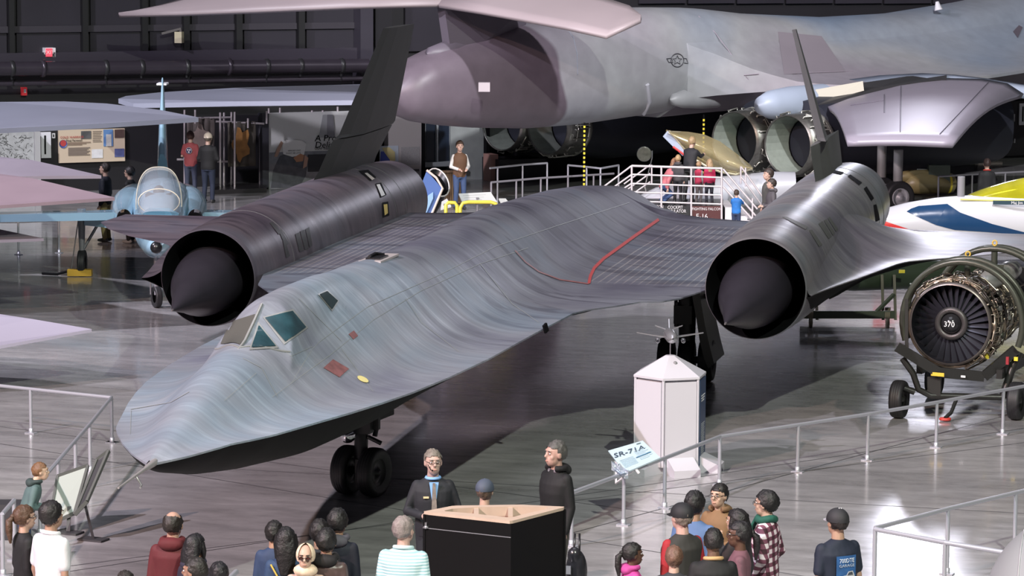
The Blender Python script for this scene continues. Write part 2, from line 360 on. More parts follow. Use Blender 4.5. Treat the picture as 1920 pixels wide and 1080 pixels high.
# cockpit glazing
GLS = mat((.022, .06, .075), .08, 0, .8, coat=.5, noise_amt=.85, nscale=4)  # colour noise in the panes stands in for uneven reflections
FRM = mat((.42, .43, .42), .35, .5)
GLD = mat((.10, .10, .09), .12, 0, .8)
drape(bvh_f, [(467, 657), (483, 605), (485, 605), (522, 653)], 'windshield_frame', FRM, jet, off=.008)
drape(bvh_f, [(471, 653), (484, 612), (485.5, 612), (516, 650)], 'windshield_pane', GLS, jet, off=.016, label='blue-green triangular windshield pane')
drape(bvh_f, [(492, 595), (549, 580), (577, 615), (532, 647)], 'window_frame', FRM, jet, off=.008)
drape(bvh_f, [(496, 597), (547, 584), (572, 614), (534, 642)], 'cockpit_window', GLS, jet, off=.016, label='large blue-green pilot side window')
drape(bvh_f, [(595, 552), (613, 544), (635, 565), (622, 584)], 'window_frame', FRM, jet, off=.008)
drape(bvh_f, [(598, 553), (612, 547), (632, 565), (621, 581)], 'rear_cockpit_window', mat((.03, .05, .055), .08, 0, .8), jet, off=.016)
# far side windshield pane and the knife-edge centre post, built on the V of the nose screen
def surf(x, y, d=0.0): return V(x, y, float(ztop(np.array(x), np.array(y)))+d)
b = MB()
b.grid([[surf(-x, 4.36+1.15*x+t, .012) for t in np.linspace(0, .62-.25*x/.4, 6)] for x in np.linspace(.03, .40, 8)])
b.build('windshield_pane', GLD, jet, label='far dark windshield pane')
b = MB(); b.tube([surf(0, 4.24, -.01), surf(0, 4.5, .012), surf(0, 4.8, .012), surf(0, 5.15, .0)], [.016, .02, .02, .02], 6); b.build('windshield_post', FRM, jet)
b = MB()
for s in(-1, 1): b.tube([surf(s*x, 4.27+1.15*x, .004) for x in np.linspace(0, .45, 8)], .013, 6)
b.build('windshield_sill', FRM, jet)
# dorsal antenna / refuelling receptacle
b = MB(); c = surf(.03, 10.3, .0)
b.box(c+V(0, 0, -.01), (.30, .95, .03)); b.build('refuelling_receptacle', mat((.55, .5, .5), .4, .3), jet, label='pale rimmed refuelling receptacle on the spine')
b = MB(); b.box(c+V(.0, -.1, .012), (.2, .42, .03)); b.tube([c+V(-.06, -.28, .04), c+V(-.06, .05, .05), c+V(.04, .12, .03)], .02, 6); b.build('receptacle_slipway', BLACKG, jet)
# painted and worn marks
RED = mat((.36, .05, .05), .6); REDF = mat((.22, .085, .085), .5, noise_amt=.6, nscale=14)
SEAM = mat((.27, .285, .29), .5)
for q in([(606, 690), (624, 674), (654, 692), (636, 708)], [(653, 627), (663, 620), (671, 630), (662, 637)]):
    drape(bvh_f, q, 'worn_stencil', REDF, jet, 5, 5, .006, label='faded red stencil patch')
dv = []
for k in range(16):
    a_ = 2*PI*k/16; h_ = bvh_f.ray_cast(CAM, ray(680.5+10.5*math.cos(a_), 712.5+5*math.sin(a_)+4*math.cos(a_)).normalized())
    if h_[0] is not None: dv.append(h_[0]+V(0, 0, .012))
MB().add(dv, [tuple(range(len(dv)))]).build('warning_disc', mat((.66, .58, .24), .5), jet, label='small yellow oval warning disc')
drape_line(bvh_f, [(1104, 532), (1107, 518), (1114, 503), (1132, 485), (1160, 465), (1190, 443), (1235, 412)], 5.5, 'red_stripe', RED, jet, label='faded red no-step line along the wing root')
drape_line(bvh_f, [(965, 470), (985, 492), (1010, 510), (1050, 525), (1104, 533)], 2.2, 'red_line', REDF, jet)
for l in([(510, 745), (620, 665), (700, 600), (790, 545), (900, 495), (990, 465)], [(545, 720), (585, 655), (600, 640), (690, 575), (825, 515), (930, 462), (1040, 425), (1180, 380)],
         [(520, 745), (490, 690), (455, 672)], [(640, 640), (610, 610), (560, 560)], [(640, 655), (700, 735)], [(245, 768), (320, 755), (355, 735)], [(246, 770), (244, 815)],
         [(585, 650), (545, 668), (530, 655)], [(420, 752), (480, 700)], [(760, 560), (790, 605), (860, 660)], [(900, 495), (960, 570), (1010, 605)]):
    drape_line(bvh_f, l, .9, 'skin_seam', SEAM, jet, .005)
# ---------------- nacelles
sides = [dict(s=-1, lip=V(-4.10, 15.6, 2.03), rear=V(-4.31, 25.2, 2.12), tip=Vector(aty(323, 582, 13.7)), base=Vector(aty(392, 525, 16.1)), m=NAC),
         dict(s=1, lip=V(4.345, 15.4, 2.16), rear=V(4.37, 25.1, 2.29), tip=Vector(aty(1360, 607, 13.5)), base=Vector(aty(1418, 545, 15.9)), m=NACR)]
SPK = mat((.038, .034, .045), .36, .3, noise_amt=.25, nscale=2)
for k, d in enumerate(sides):
    s = d['s']; lip, rear = d['lip'], d['rear']; ax = (rear-lip).normalized(); L_ = (rear-lip).length
    prof = [(.735, .0), (.748, .02), (.76, .15), (.785, .6), (.81, 1.2), (.835, 2.2), (.855, 4), (.865, 6), (.868, 8), (.868, L_-.55), (.865, L_), (.85, L_+.25), (.80, L_+1.2), (.74, L_+2.2)]
    b = MB(); b.lathe(prof, lip, ax, 72)
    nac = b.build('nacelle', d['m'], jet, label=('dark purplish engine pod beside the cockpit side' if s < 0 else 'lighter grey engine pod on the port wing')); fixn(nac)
    bm = bmesh.new(); bm.from_mesh(nac.data); bv = BVHTree.FromBMesh(bm); bm.free(); d['bvh'] = bv
    b = MB(); b.lathe([(.735, 0), (.70, .3), (.68, 1), (.7, 3), (.3, 3.2), (.001, 3.3)], lip, ax, 48); b.build('inlet_duct', BLACK, nac)
    tip, base = d['tip'], d['base']; sa = (base-tip); SL = sa.length; sa.normalize()
    b = MB(); b.lathe([(.001, 0), (.02, .03), (.235, .95), (.36, 1.4), (.445, 1.75), (.50, 2.12), (.525, SL), (.50, SL+.5), (.4, SL+1.3), (.1, SL+2)], tip, sa, 56)
    b.build('inlet_spike', SPK, jet, label='pointed inlet spike')
    b = MB(); b.tube([tip-sa*.03, tip+sa*.14], [.012, .036], 8); b.build('spike_tip', mat((.2, .18, .19), .35, .5), jet)
    b = MB(); b.lathe([(.72, L_+2.0), (.5, L_+2.1), (.01, L_+2.0)], lip, ax, 32); b.build('exhaust_nozzle', BLACK, nac)
    # outer wing with its smooth fairing up the pod
    wY = IN([15.0, 15.6, 16.5, 17.6, 18.7, 19.5, 19.9, 20.2, 20.9, 21.8, 22.7, 24.0, 24.1], [5.12, 5.17, 5.36, 5.62, 5.86, 6.03, 6.2, 6.5, 7.25, 7.95, 8.42, 8.42, 6.0])
    top = []; bot = []
    for y in np.concatenate([np.arange(lip.y+.03, 20, .2), np.arange(20, 23.9, .3), [24.0, 24.1]]):
        c = lip+ax*max(0, y-lip.y); zw = 2.02+.1*(y-15)/10+(.06 if s > 0 else -.03)
        r = float(np.interp(y-lip.y, [p[1] for p in prof], [p[0] for p in prof])); w = max(float(wY(y)), abs(c.x)+r+.03)
        aa = math.radians(float(np.interp(y, [15.4, 16.5, 18.5, 21, 22.5, 24.7], [3, 24, 42, 38, 20, -8]))); ab_ = math.radians(float(np.interp(y, [15.4, 17, 19.5, 22], [8, 55, 35, 15])))
        x0 = abs(c.x)+r*math.cos(aa)-.01; z0 = c.z+r*math.sin(aa); x1 = abs(c.x)+r*math.cos(ab_)-.01; z1 = c.z-r*math.sin(ab_)
        foot = min(1.5 if y < 21 else 1.5-.22*(y-21), max(w-x0, .03)); fb_ = max(w-x1, .03); rt_ = []; rb_ = []
        for t in np.linspace(0, 1, 36):
            x = x0+(w-x0)*t; q = max(0, 1-(x-x0)/foot); rt_.append((s*x, y, zw+(z0-zw)*q**2.2))
            x = x1+(w-x1)*t; q = max(0, 1-(x-x1)/min(fb_, 1.3)); rb_.append((s*x, y, zw-.015-.1*min(1, (w-x)/.8)*(y > 19)-(zw-.015-z1)*q**1.15))
        top.append(rt_); bot.append(rb_)
    b = MB(); b.grid(top); b.grid(bot, mi=1); b.grid([[p[-1], q[-1]] for p, q in zip(top, bot)])
    b.grid([top[-1], bot[-1]])
    b.build('outer_wing', [d['m'], BELLY], jet)
    # fin: fixed stub and all-moving upper rudder
    c15, s15 = math.cos(math.radians(15)), math.sin(math.radians(15))
    ref = V(s*4.33, 25, 3.07 if s < 0 else 3.14); nrm = V(c15, 0, s*s15); upv = V(-s*s15, 0, c15)
    def P(y, h): return ref + V(0, y-25, 0) + upv*h
    def foil(rows, name, m, rot=0, mid=24.6):
        vs = []
        for (y0, y1, h, th) in rows:
            ring = []
            for f, t in((0, 0), (.15, .6), (.4, 1), (.75, .6), (1, .08), (1, -.08), (.75, -.6), (.4, -1), (.15, -.6)):
                yy = y0+(y1-y0)*f; off = V(0, yy-mid, 0); w = nrm*(t*th)
                R_ = Matrix.Rotation(rot, 3, upv)
                ring.append(ref+upv*h+V(0, mid-25, 0)+R_ @ (off+w))
            vs.append(ring)
        b = MB(); b.grid(vs, closed=True, smooth=False)
        n = len(vs[0]); b.add(vs[0], [tuple(range(n))]); b.add(vs[-1], [tuple(range(n))[::-1]])
        o = b.build(name, m, jet); fixn(o); return o
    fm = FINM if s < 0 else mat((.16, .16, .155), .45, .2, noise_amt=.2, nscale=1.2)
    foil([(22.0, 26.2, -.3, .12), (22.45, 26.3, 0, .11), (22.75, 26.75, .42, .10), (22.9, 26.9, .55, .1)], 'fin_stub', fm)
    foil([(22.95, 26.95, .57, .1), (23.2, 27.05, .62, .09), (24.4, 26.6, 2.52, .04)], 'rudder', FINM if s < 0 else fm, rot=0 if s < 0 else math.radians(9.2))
    # pod doors and slots: dark skins laid on the pod
    if s < 0:
        Q = [[(521, 431), (527, 431), (541, 457), (534, 460)], [(530, 452), (534, 450), (543, 480), (536, 484)], [(505, 418), (511, 417), (528, 436), (522, 440)]]
        Q += [[(553, 439), (560, 436), (569, 470), (561, 473)], [(562, 434), (570, 431), (578, 466), (571, 469)], [(572, 430), (579, 426), (585, 460), (580, 465)]]
        R2 = [[(672, 321), (690, 319), (705, 333), (694, 340)], [(703, 345), (714, 343), (724, 366), (713, 371)], [(716, 380), (727, 378), (729, 404), (717, 408)]]
    else:
        Q = [[(1466, 407), (1475, 407), (1514, 425), (1510, 431)], [(1516, 432), (1522, 431), (1541, 459), (1535, 463)]]
        Q += [[(1534, 420), (1542, 415), (1559, 443), (1553, 448)], [(1544, 414), (1549, 411), (1565, 437), (1561, 442)], [(1551, 410), (1555, 407), (1571, 430), (1567, 435)]]
        R2 = [[(1552, 322), (1560, 319), (1583, 324), (1576, 328)], [(1589, 331), (1594, 328), (1616, 343), (1610, 348)], [(1619, 354), (1624, 350), (1638, 372), (1633, 377)], [(1637, 385), (1642, 383), (1649, 412), (1642, 416)]]
    for q in Q: drape(bv, q, 'bypass_door', mat((.035, .034, .034) if s < 0 else (.1, .1, .095), .5), nac, 5, 5, .008)
    for q in R2: drape(bv, q, 'suction_door', BLACK, nac, 5, 5, .01)
    if s < 0:
        drape(bv, [(705, 347), (711, 346), (721, 366), (714, 369)], 'door_lining', mat((.75, .73, .74), .5), nac, 4, 4, .014)
        drape(bv, [(718, 384), (725, 383), (726, 400), (720, 404)], 'door_lining', mat((.75, .55, .16), .4), nac, 4, 4, .014)
        drape(bv, [(683, 326), (688, 325), (702, 336), (697, 339)], 'door_lining', mat((.5, .47, .45), .5), nac, 4, 4, .014)
    for t, lb in((1.95, 'ring'), (L_-.85, 'ring'), (L_-.1, 'ring')):
        rr = np.interp(t, [p[1] for p in prof], [p[0] for p in prof])
        b = MB(); b.lathe([(rr+.001, t), (rr+.006, t+.012), (rr+.001, t+.024)], lip, ax, 60); b.build('pod_seam', mat((.16, .155, .16), .5), nac)
# ---------------- landing gear
def wheel(b, c, r, w, ax=(1, 0, 0), rim=.55):
    c = Vector(c)
    pr = [(r*rim, -w*.36), (r*.80, -w*.5), (r*.93, -w*.47), (r*.985, -w*.33), (r, -w*.2), (r*.985, -w*.17), (r, -w*.14), (r, -w*.03), (r*.985, 0), (r, w*.03), (r, w*.14), (r*.985, w*.17), (r, w*.2), (r*.985, w*.33), (r*.93, w*.47), (r*.80, w*.5), (r*rim, w*.36)]
    b.lathe(pr, c, ax, 36)
def rim(b, c, r, w, ax=(1, 0, 0)):
    b.lathe([(.001, -w*.30), (r*.12, -w*.32), (r*.14, -w*.2), (r*.48, -w*.16), (r*.56, -w*.37), (r*.56, w*.37), (r*.48, w*.16), (r*.14, w*.2), (r*.12, w*.4), (.001, w*.42)], c, ax, 24)
ng = MB(); GM = mat((.025, .025, .027), .4, .3)
gx = Vector((math.cos(.25), -math.sin(.25), 0)); nc = V(0, 9.5, .325)
legs = MB(); legs.tube([nc, nc+V(0, .02, 1.0), nc+V(0, .3, 1.4)], [.09, .1, .12], 12); legs.tube([nc-gx*.2, nc+gx*.2], .05, 10)
legs.box(nc+V(.05, -.12, .62), (.26, .2, .18)); legs.box(nc+V(.18, 0, .66), (.14, .1, .2)); legs.tube([nc+V(.16, .1, .45), nc+V(.22, .3, 1.0)], .035, 8)
legs.tube([nc+V(-.05, -.1, .5), nc+V(.02, .25, 1.2)], .03, 6); legs.box(nc+V(0, -.06, .02), (.1, .12, .3)); legs.tube([nc+V(.28, -.02, .38), nc+V(.1, -.02, .46)], .03, 6)
g = legs.build('nose_gear_leg', GM, jet)
for sx in(-1, 1):
    c = nc+gx*(.195*sx); b = MB(); wheel(b, c, .325, .215, gx); w_ = b.build('nose_wheel_tire', RUBBER, jet); b = MB(); rim(b, c, .325, .215, gx); b.build('wheel_hub', GM, w_)
b = MB(); lc = Vector(aty(652, 815, 9.2)); b.ell(lc, (.11, .13, .11), 16, 12); b.build('landing_light', CHROME, jet, label='round chrome landing light')
b = MB(); b.beam(lc+V(.02, 0, .04), lc+V(-.03, .2, .55), .05, .04); b.build('light_bracket', mat((.5, .5, .47), .4, .3), jet)
b = MB(); p = [Vector(aty(u, v, y)) for u, v, y in((662, 768, 9.7), (662, 806, 9.7), (735, 777, 11.1), (735, 742, 11.1))]
b.prism(p, (0, 0, 0), (.03, 0, 0)); fixn(b.build('nose_gear_door', mat((.035, .035, .035), .5), jet))
for sx in(1, -1):
    o = V(sx*2.54, 20.3, .35); b = MB()
    b.tube([o, o+V(0, 0, 1.45)], [.13, .16], 14); b.tube([o-V(.42, 0, 0), o+V(.42, 0, 0)], .06, 10); b.tube([o+V(0, 0, 1.0), o+V(sx*-.9, 0, 1.6)], .06, 8)
    b.tube([o+V(-.18, -.05, .6), o+V(-.18, -.05, 1.6)], .03, 6); b.box(o+V(-.05, -.05, .75), (.3, .2, .3)); b.beam(o+V(0, 0, 1.05), o+V(.5, 0, 1.05), .07)
    b.tube([o+V(-.16, -.1, .55), o+V(-.16, -.1, .95)], .04, 8)
    b.build('main_gear_leg', mat((.02, .02, .021), .4, .2), jet)
    for k in(-1, 0, 1):
        c = o+V(k*.335, 0, 0); b = MB(); wheel(b, c, .35, .23); w_ = b.build('main_wheel_tire', RUBBER, jet); b = MB(); rim(b, c, .35, .23); b.build('wheel_hub', GM, w_)
    if sx > 0: dd = [Vector(aty(u, v, 19.9)) for u, v in((1296, 545), (1306, 600), (1312, 640), (1320, 672), (1328, 692), (1339, 682), (1332, 655), (1322, 610), (1314, 565), (1311, 545))]
    b = MB()
    if sx < 0: dd = [Vector((-q.x, q.y, q.z)) for q in dd]
    b.prism(dd, (0, 0, 0), (0, 1.1, 0)); fixn(b.build('main_gear_door', mat((.06, .06, .058), .5), jet))
b = MB(); p = Vector(aty(1021, 615, 11.2)); b.beam(p+V(0, 0, .05), p+V(.02, .05, -.06), .03, .08); b.build('blade_antenna', BLACK, jet)
b = MB(); p = Vector(aty(605, 800, 8.0)); b.ell(p, (.06, .2, .06)); b.build('belly_fairing', BELLY, jet)
# ================================================================ people
SK1 = (.55, .36, .28); SK2 = (.42, .25, .17); SK3 = (.12, .06, .04); SK4 = (.62, .42, .33)
def remesh(o, vox, smooth=2):
    m = o.modifiers.new('r', 'REMESH'); m.mode = 'VOXEL'; m.voxel_size = vox; m.use_smooth_shade = True
    if smooth: q = o.modifiers.new('s', 'SMOOTH'); q.iterations = smooth; q.factor = .5
    return o
def closed_tube(b, pts, rs, n=12):
    """tube with rounded ends, rs are (rx, ry) pairs: rx across, ry fore-aft"""
    vs = []; k = len(pts)
    for p, r in zip(pts, rs):
        rx, ry = r if isinstance(r, (tuple, list)) else (r, r)
        for j in range(n): a = 2*PI*j/n; vs.append(Vector(p)+V(math.cos(a)*rx, math.sin(a)*ry, 0))
    fs = [(i*n+j, i*n+(j+1) % n, (i+1)*n+(j+1) % n, (i+1)*n+j) for i in range(k-1) for j in range(n)]
    b.add(vs, fs, 0, True); b.add(vs[:n], [tuple(range(n))[::-1]]); b.add(vs[-n:], [tuple(range(n))])
def limb(b, pts, rs):
    b.tube(pts, rs, 10)
    for p, r in zip(pts, rs): b.ell(p, r, 10, 6)
def person(label, u, v, h=1.74, turn=0, skin=SK1, top=(.05, .05, .06), legs=(.04, .05, .08), hair=(.02, .015, .012), hairstyle='short', arms=None, cap=None, fat=1.0,
           vox=.012, headturn=0, glasses=False, topmat=None, hood=None, collar=None, base=0.0, shoes=(.03, .03, .03), sleeves='long', lean=0, crouch=0, sleevecol=None, group=None, dist=None, loc=None, name='person', bald=False):
    """u, v: where the top of the head is seen; turn: 0 = back to the camera, 90 = faces picture left, 180 = faces camera, -90 = right"""
    dk = lambda c, k: tuple(x*k for x in c)
    top = dk(top, .65); legs = dk(legs, .7); skin = dk(skin, .84); hair = dk(hair, .8)
    if hood: hood = dk(hood, .6)
    if sleevecol: sleevecol = dk(sleevecol, .7)
    P = Vector(loc) if loc is not None else Vector(atz(u, v, base+h-crouch+.012)); P = V(P.x, P.y, base)
    rz = math.atan2(-cF.x, cF.y)+math.radians(turn)
    t = thing(name, label, 'person', group, P, rz)
    f = h/1.75; cz = -crouch; L = lean
    def q(x, y, z):  # z as a share of height; lean shifts the trunk forward
        k = max(0, z-.5)*h; return V(x*f, y*f+k*math.sin(L), z*h+cz-(k*(1-math.cos(L))))
    sm = mat(skin, .5, noise_amt=.08, nscale=9); tm = topmat or mat(top, .75, noise_amt=.18, nscale=7, bump=.25)
    lm = mat(legs, .8, noise_amt=.15, nscale=6); hm = mat(hair, .55, noise_amt=.5, nscale=22, bump=.8)
    A = arms or 'hang'
    sh = [q(s*.152*fat, -.008, .782) for s in(-1, 1)]
    if A == 'hang': el = [q(s*.196*fat, -.03, .615) for s in(-1, 1)]; wr = [q(s*.205*fat, .05, .475) for s in(-1, 1)]
    elif A == 'front': el = [q(s*.235*fat, .0, .63) for s in(-1, 1)]; wr = [q(s*.11, .23, .60) for s in(-1, 1)]
    elif A == 'talk': el = [q(s*.27, .02, .63) for s in(-1, 1)]; wr = [q(s*.135, .25, .625) for s in(-1, 1)]
    elif A == 'pocket': el = [q(s*.27*fat, -.07, .62) for s in(-1, 1)]; wr = [q(s*.19, .08, .52) for s in(-1, 1)]
    elif A == 'face': el = [q(-.22, .08, .65), q(.235, -.02, .62)]; wr = [q(-.06, .18, .80), q(.24, .06, .48)]
    elif A == 'reach': el = [q(s*.21, .2, .70) for s in(-1, 1)]; wr = [q(s*.17, .42, .72) for s in(-1, 1)]
    hips = [V(s*.09*f, 0, (.50*h+cz)) for s in(-1, 1)]
    kn = [V(s*.10*f, .03+crouch*.5, max(.27*h+cz*.5, .12)) for s in(-1, 1)]; an = [V(s*.11*f, -.02, .045*h) for s in(-1, 1)]
    # --- body: one continuous surface
    b = MB(); HT = Matrix.Rotation(math.radians(headturn), 3, 'Z')
    f0_ = f; hf = 1.14; hc = q(0, .012, .93)
    FH = f*hf
    def H(x, y, z): return hc+(HT @ V(x*FH, y*FH, z*FH))
    b.ell(H(0, -.012, .012), (.077*FH, .097*FH, .098*FH), 18, 12, rot=HT); b.ell(H(0, .028, -.058), (.057*FH, .066*FH, .062*FH), 14, 10, rot=HT)
    b.ell(H(0, .05, -.095), (.026*FH, .028*FH, .022*FH), 10, 6, rot=HT)
    b.tube([H(0, .082, .018), H(0, .105, -.022), H(0, .088, -.03)], [.009*FH, .015*FH, .012*FH], 8)
    b.ell(H(0, .082, -.058), (.026*FH, .012*FH, .007*FH), 10, 6, rot=HT); b.ell(H(0, .08, -.07), (.022*FH, .012*FH, .007*FH), 10, 6, rot=HT)
    b.ell(H(0, .07, .035), (.055*FH, .022*FH, .012*FH), 12, 6, rot=HT)
    for s in(-1, 1):
        b.ell(H(s*.077, -.002, -.012), (.010*FH, .022*FH, .033*FH), 8, 8, rot=HT); b.ell(H(s*.04, .058, -.03), (.02*FH, .02*FH, .02*FH), 8, 6)
    limb(b, [q(0, -.012, .83), q(0, .0, .90)], [.062*f*fat**.5, .056*f]); 
    closed_tube(b, [q(0, 0, .47), q(0, 0, .55), q(0, .005, .62), q(0, .005, .72), q(0, -.005, .79), q(0, -.01, .83)],
                [(.15*f*fat, .10*f*fat), (.155*f*fat, .105*f*fat), (.13*f*fat, .095*f*fat), (.155*f*fat, .105*f*fat), (.15*f*fat, .075*f), (.06*f, .055*f)], 16)
    for i, s in enumerate((-1, 1)):
        limb(b, [sh[i], el[i], wr[i]], [.048*f, .037*f, .025*f])
        d = (wr[i]-el[i]).normalized(); fwd = d; side = V(0, 0, 1).cross(d).normalized() if abs(d.z) < .8 else V(0, 1, 0)
        nrm_ = d.cross(side).normalized()
        limb(b, [wr[i]+d*.01, wr[i]+d*.055*f], [.026*f, .036*f]) if False else b.ell(wr[i]+d*.045*f, (.034*f, .034*f, .038*f), 8, 6)
        for k in range(4):
            o = side*((k-1.5)*.017*f); ln = (.062, .072, .068, .052)[k]*f; p = wr[i]+d*.075*f+o
            b.tube([p-d*.03, p+d*ln*.45, p+d*ln*.8-nrm_*.014, p+d*ln*.95-nrm_*.03], [.0085*f, .0085*f, .008*f, .0065*f], 6)
        p = wr[i]+d*.03*f; b.tube([p, p+side*(-s*.035*f)+d*.025, p+side*(-s*.045*f)+d*.06], [.013*f, .011*f, .008*f], 6)
        limb(b, [hips[i], kn[i], an[i]], [.075*f, .048*f, .035*f])
        b.ell(an[i]+V(0, .06*f, -.03*f), (.035*f, .10*f, .03*f), 8, 6)
    bd = b.build('body', sm, t); remesh(bd, min(vox, .010), 2)
    # eyes, brows, lips
    if abs(((turn+headturn+180) % 360)-180) > 35:
        for s in(-1, 1):
            b = MB(); b.ell(H(s*.03, .0775, .006), (.012*FH, .008*FH, .0065*FH), 10, 6, rot=HT); e = b.build('eye', mat((.75, .72, .7), .3), bd)
            b = MB(); b.ell(H(s*.03, .0845, .006), (.0055*FH, .003*FH, .0055*FH), 8, 6, rot=HT); b.build('iris', mat((.03, .02, .015), .2), bd)
            b = MB(); b.ell(H(s*.031, .087, .030), (.02*FH, .006*FH, .0045*FH), 8, 6, rot=HT); b.build('eyebrow', hm, bd)
        b = MB(); b.ell(H(0, .0935, -.062), (.022*FH, .005*FH, .006*FH), 10, 6, rot=HT); b.build('lips', mat(tuple(min(1, c*k) for c, k in zip(skin, (.95, .72, .70))), .45), bd)
    # --- trousers and shoes
    b = MB()
    closed_tube(b, [q(0, 0, .46), q(0, 0, .52), q(0, 0, .575)], [(.155*f*fat, .115*f*fat), (.17*f*fat, .125*f*fat), (.155*f*fat, .115*f*fat)], 16)
    for i in(0, 1): limb(b, [hips[i], kn[i], an[i]+V(0, 0, .02)], [.098*f*fat**.6, .068*f, .058*f])
    remesh(b.build('trousers', lm, t), max(vox, .014), 2)
    for i in(0, 1):
        b = MB(); b.ell(V(an[i].x, an[i].y+.05*f, .045), (.048*f, .14*f, .045), 10, 8); b.ell(V(an[i].x, an[i].y-.01, .06), (.045*f, .06*f, .06), 8, 6)
        remesh(b.build('shoe', mat(shoes, .5), t), .014, 1)
    # --- top garment
    b = MB(); g_ = 1.0
    closed_tube(b, [q(0, 0, .475), q(0, 0, .52), q(0, .005, .60), q(0, .01, .70), q(0, -.0, .755), q(0, -.008, .79), q(0, -.012, .812), q(0, -.015, .838)],
                [(.175*f*fat, .125*f*fat), (.18*f*fat, .13*f*fat), (.178*f*fat, .124*f*fat), (.195*f*fat, .134*f*fat), (.208*f*fat, .128*f*fat), (.195*f*fat, .108*f), (.135*f*fat, .088*f), (.07*f, .066*f)], 20)
    for i in(0, 1):
        if sleeves == 'long': limb(b, [sh[i], sh[i].lerp(el[i], .35), el[i], wr[i].lerp(el[i], .06)], [.066*f, .066*f, .055*f, .044*f])
        elif sleeves == 'short': limb(b, [sh[i], sh[i].lerp(el[i], .72)], [.068*f, .062*f])
        else: b.ell(sh[i], (.06*f, .06*f, .06*f), 8, 6)
        if sleeves != 'none' and i == 0: pass
    gm = b.build('top', tm, t); remesh(gm, vox, 7); gm.name = {'short': 'shirt', 'none': 'vest', 'long': 'jacket'}[sleeves]
    if sleevecol:
        for i in(0, 1):
            b = MB(); limb(b, [sh[i], sh[i].lerp(el[i], .4), el[i], wr[i].lerp(el[i], .1)], [.060*f, .062*f, .052*f, .044*f])
            remesh(b.build('sleeve', mat(sleevecol, .75), gm), vox, 2)
    if collar:
        b = MB(); b.tube([q(.085*math.cos(a), -.012+.075*math.sin(a), .835+.008*math.sin(-a)) for a in np.linspace(-PI*1.35, PI*.35, 14)], .02*f, 8); b.build('collar', mat(collar, .8), gm)
    if hood:
        b = MB(); b.ell(q(0, -.085, .83), (.13*f, .075*f, .07*f), 14, 8); b.tube([q(.10*math.cos(a), -.01+.09*math.sin(a), .845) for a in np.linspace(-PI*1.3, PI*.3, 14)], .035*f, 8)
        remesh(b.build('hood', mat(hood, .8, noise_amt=.2, nscale=8), gm), .012, 2)
    # --- hair
    if hairstyle != 'none' and not (cap and hairstyle == 'short0'):
        b = MB(); n, m_ = 34, 24; R3 = V(.0835*f, .104*f, .106*f); vs = []; keep = []
        for i in range(m_+1):
            ph = PI*i/m_
            for j in range(n):
                a = 2*PI*j/n; d = V(math.sin(ph)*math.cos(a), math.sin(ph)*math.sin(a), math.cos(ph))
                w = 1.015+.11*noise.noise(V(d.x*6, d.y*6, d.z*2.5)+V(u*.1, v*.1, 0))+.055*noise.noise(d*14+V(u, v, 0))+(.07 if hairstyle in('long', 'bob', 'pony') or hairstyle == 'full' else 0)*(1 if d.z > -.3 else .6)
                vs.append(H(d.x*.0835*w, -.016+d.y*.104*w, .014+d.z*.106*w))
                fr = d.y; lim = .30+.25*max(0, fr) if fr > .25 else (-.12 if fr > -.15 else -.55)
                if hairstyle in('full', 'fringe'): lim -= .08
                if bald: lim = .1 if fr > .2 else lim
                ok = d.z > lim
                if bald and d.z > .45+.3*(-min(0, fr)): ok = False
                if cap and d.z > .5: ok = False
                keep.append(ok)
        fs = [(i*n+j, (i+1)*n+j, (i+1)*n+(j+1) % n, i*n+(j+1) % n) for i in range(m_) for j in range(n)]
        fs = [f_ for f_ in fs if sum(keep[k] for k in f_) >= 2]
        b.add(vs, fs, 0, True)
        if hairstyle in('long', 'bob'):
            zz = -.17 if hairstyle == 'bob' else -.30
            b.tube([H(0, -.05, .05), H(0, -.085, -.05), H(0, -.10, -.12), H(0, -.105, zz)], [(.085*FH, .06*FH), (.10*FH, .06*FH), (.098*FH, .05*FH), (.06*FH, .025*FH)], 14)
            for s in(-1, 1): b.tube([H(s*.07, .0, .05), H(s*.088, .005, -.03), H(s*.085, .01, zz*.7)], [.03*f, .03*f, .012*f], 8)
        if hairstyle == 'pony':
            b.ell(H(0, -.13, .02), .03*f, 8, 6); b.tube([H(0, -.12, .02), H(0, -.165, -.02), H(.01, -.17, -.12), H(.02, -.16, -.24)], [.022*f, .04*f, .04*f, .012*f], 10)
        b.build('hair', hm, t)
    if cap:
        cc, cb = cap[0], cap[1]; back = len(cap) > 2
        ky = -1 if back else 1
        b = MB(); rows = []
        for i in range(9):
            ph = PI*.56*i/8; rows.append([H(math.sin(ph)*math.cos(2*PI*j/22)*.095, -.012+math.sin(ph)*math.sin(2*PI*j/22)*.114, .028+math.cos(ph)*.100) for j in range(22)])
        b.grid(rows, closed=True); b.ell(H(0, -.012, .124), .009*f, 8, 6)
        c_ = b.build('cap', mat(cc, .7, noise_amt=.15, nscale=12), t)
        b = MB(); p1 = [H(.075*math.cos(a), -.012+ky*(.09*math.sin(a)+.0), .012) for a in np.linspace(0, PI, 10)]; p2 = [H(.07*math.cos(a), -.012+ky*(.095+.08*math.sin(a)), .002) for a in np.linspace(0, PI, 10)]
        b.grid([p1, p2]); b.grid([[p+V(0, 0, .006) for p in p1], [p+V(0, 0, .006) for p in p2]]); b.grid([p2, [p+V(0, 0, .006) for p in p2]]); b.build('brim', mat(cb, .6), c_)
    if glasses:
        b = MB()
        for s in(-1, 1):
            b.tube([H(s*.033+.022*math.cos(a), .104, .004+.015*math.sin(a)) for a in np.linspace(0, 2*PI, 13)], .0022, 5, cap=False)
            b.tube([H(s*.055, .10, .01), H(s*.08, .0, .008)], .0028, 5)
        b.tube([H(-.011, .106, .008), H(.011, .106, .008)], .0025, 5); b.build('glasses', mat((.03, .03, .03), .3), bd)
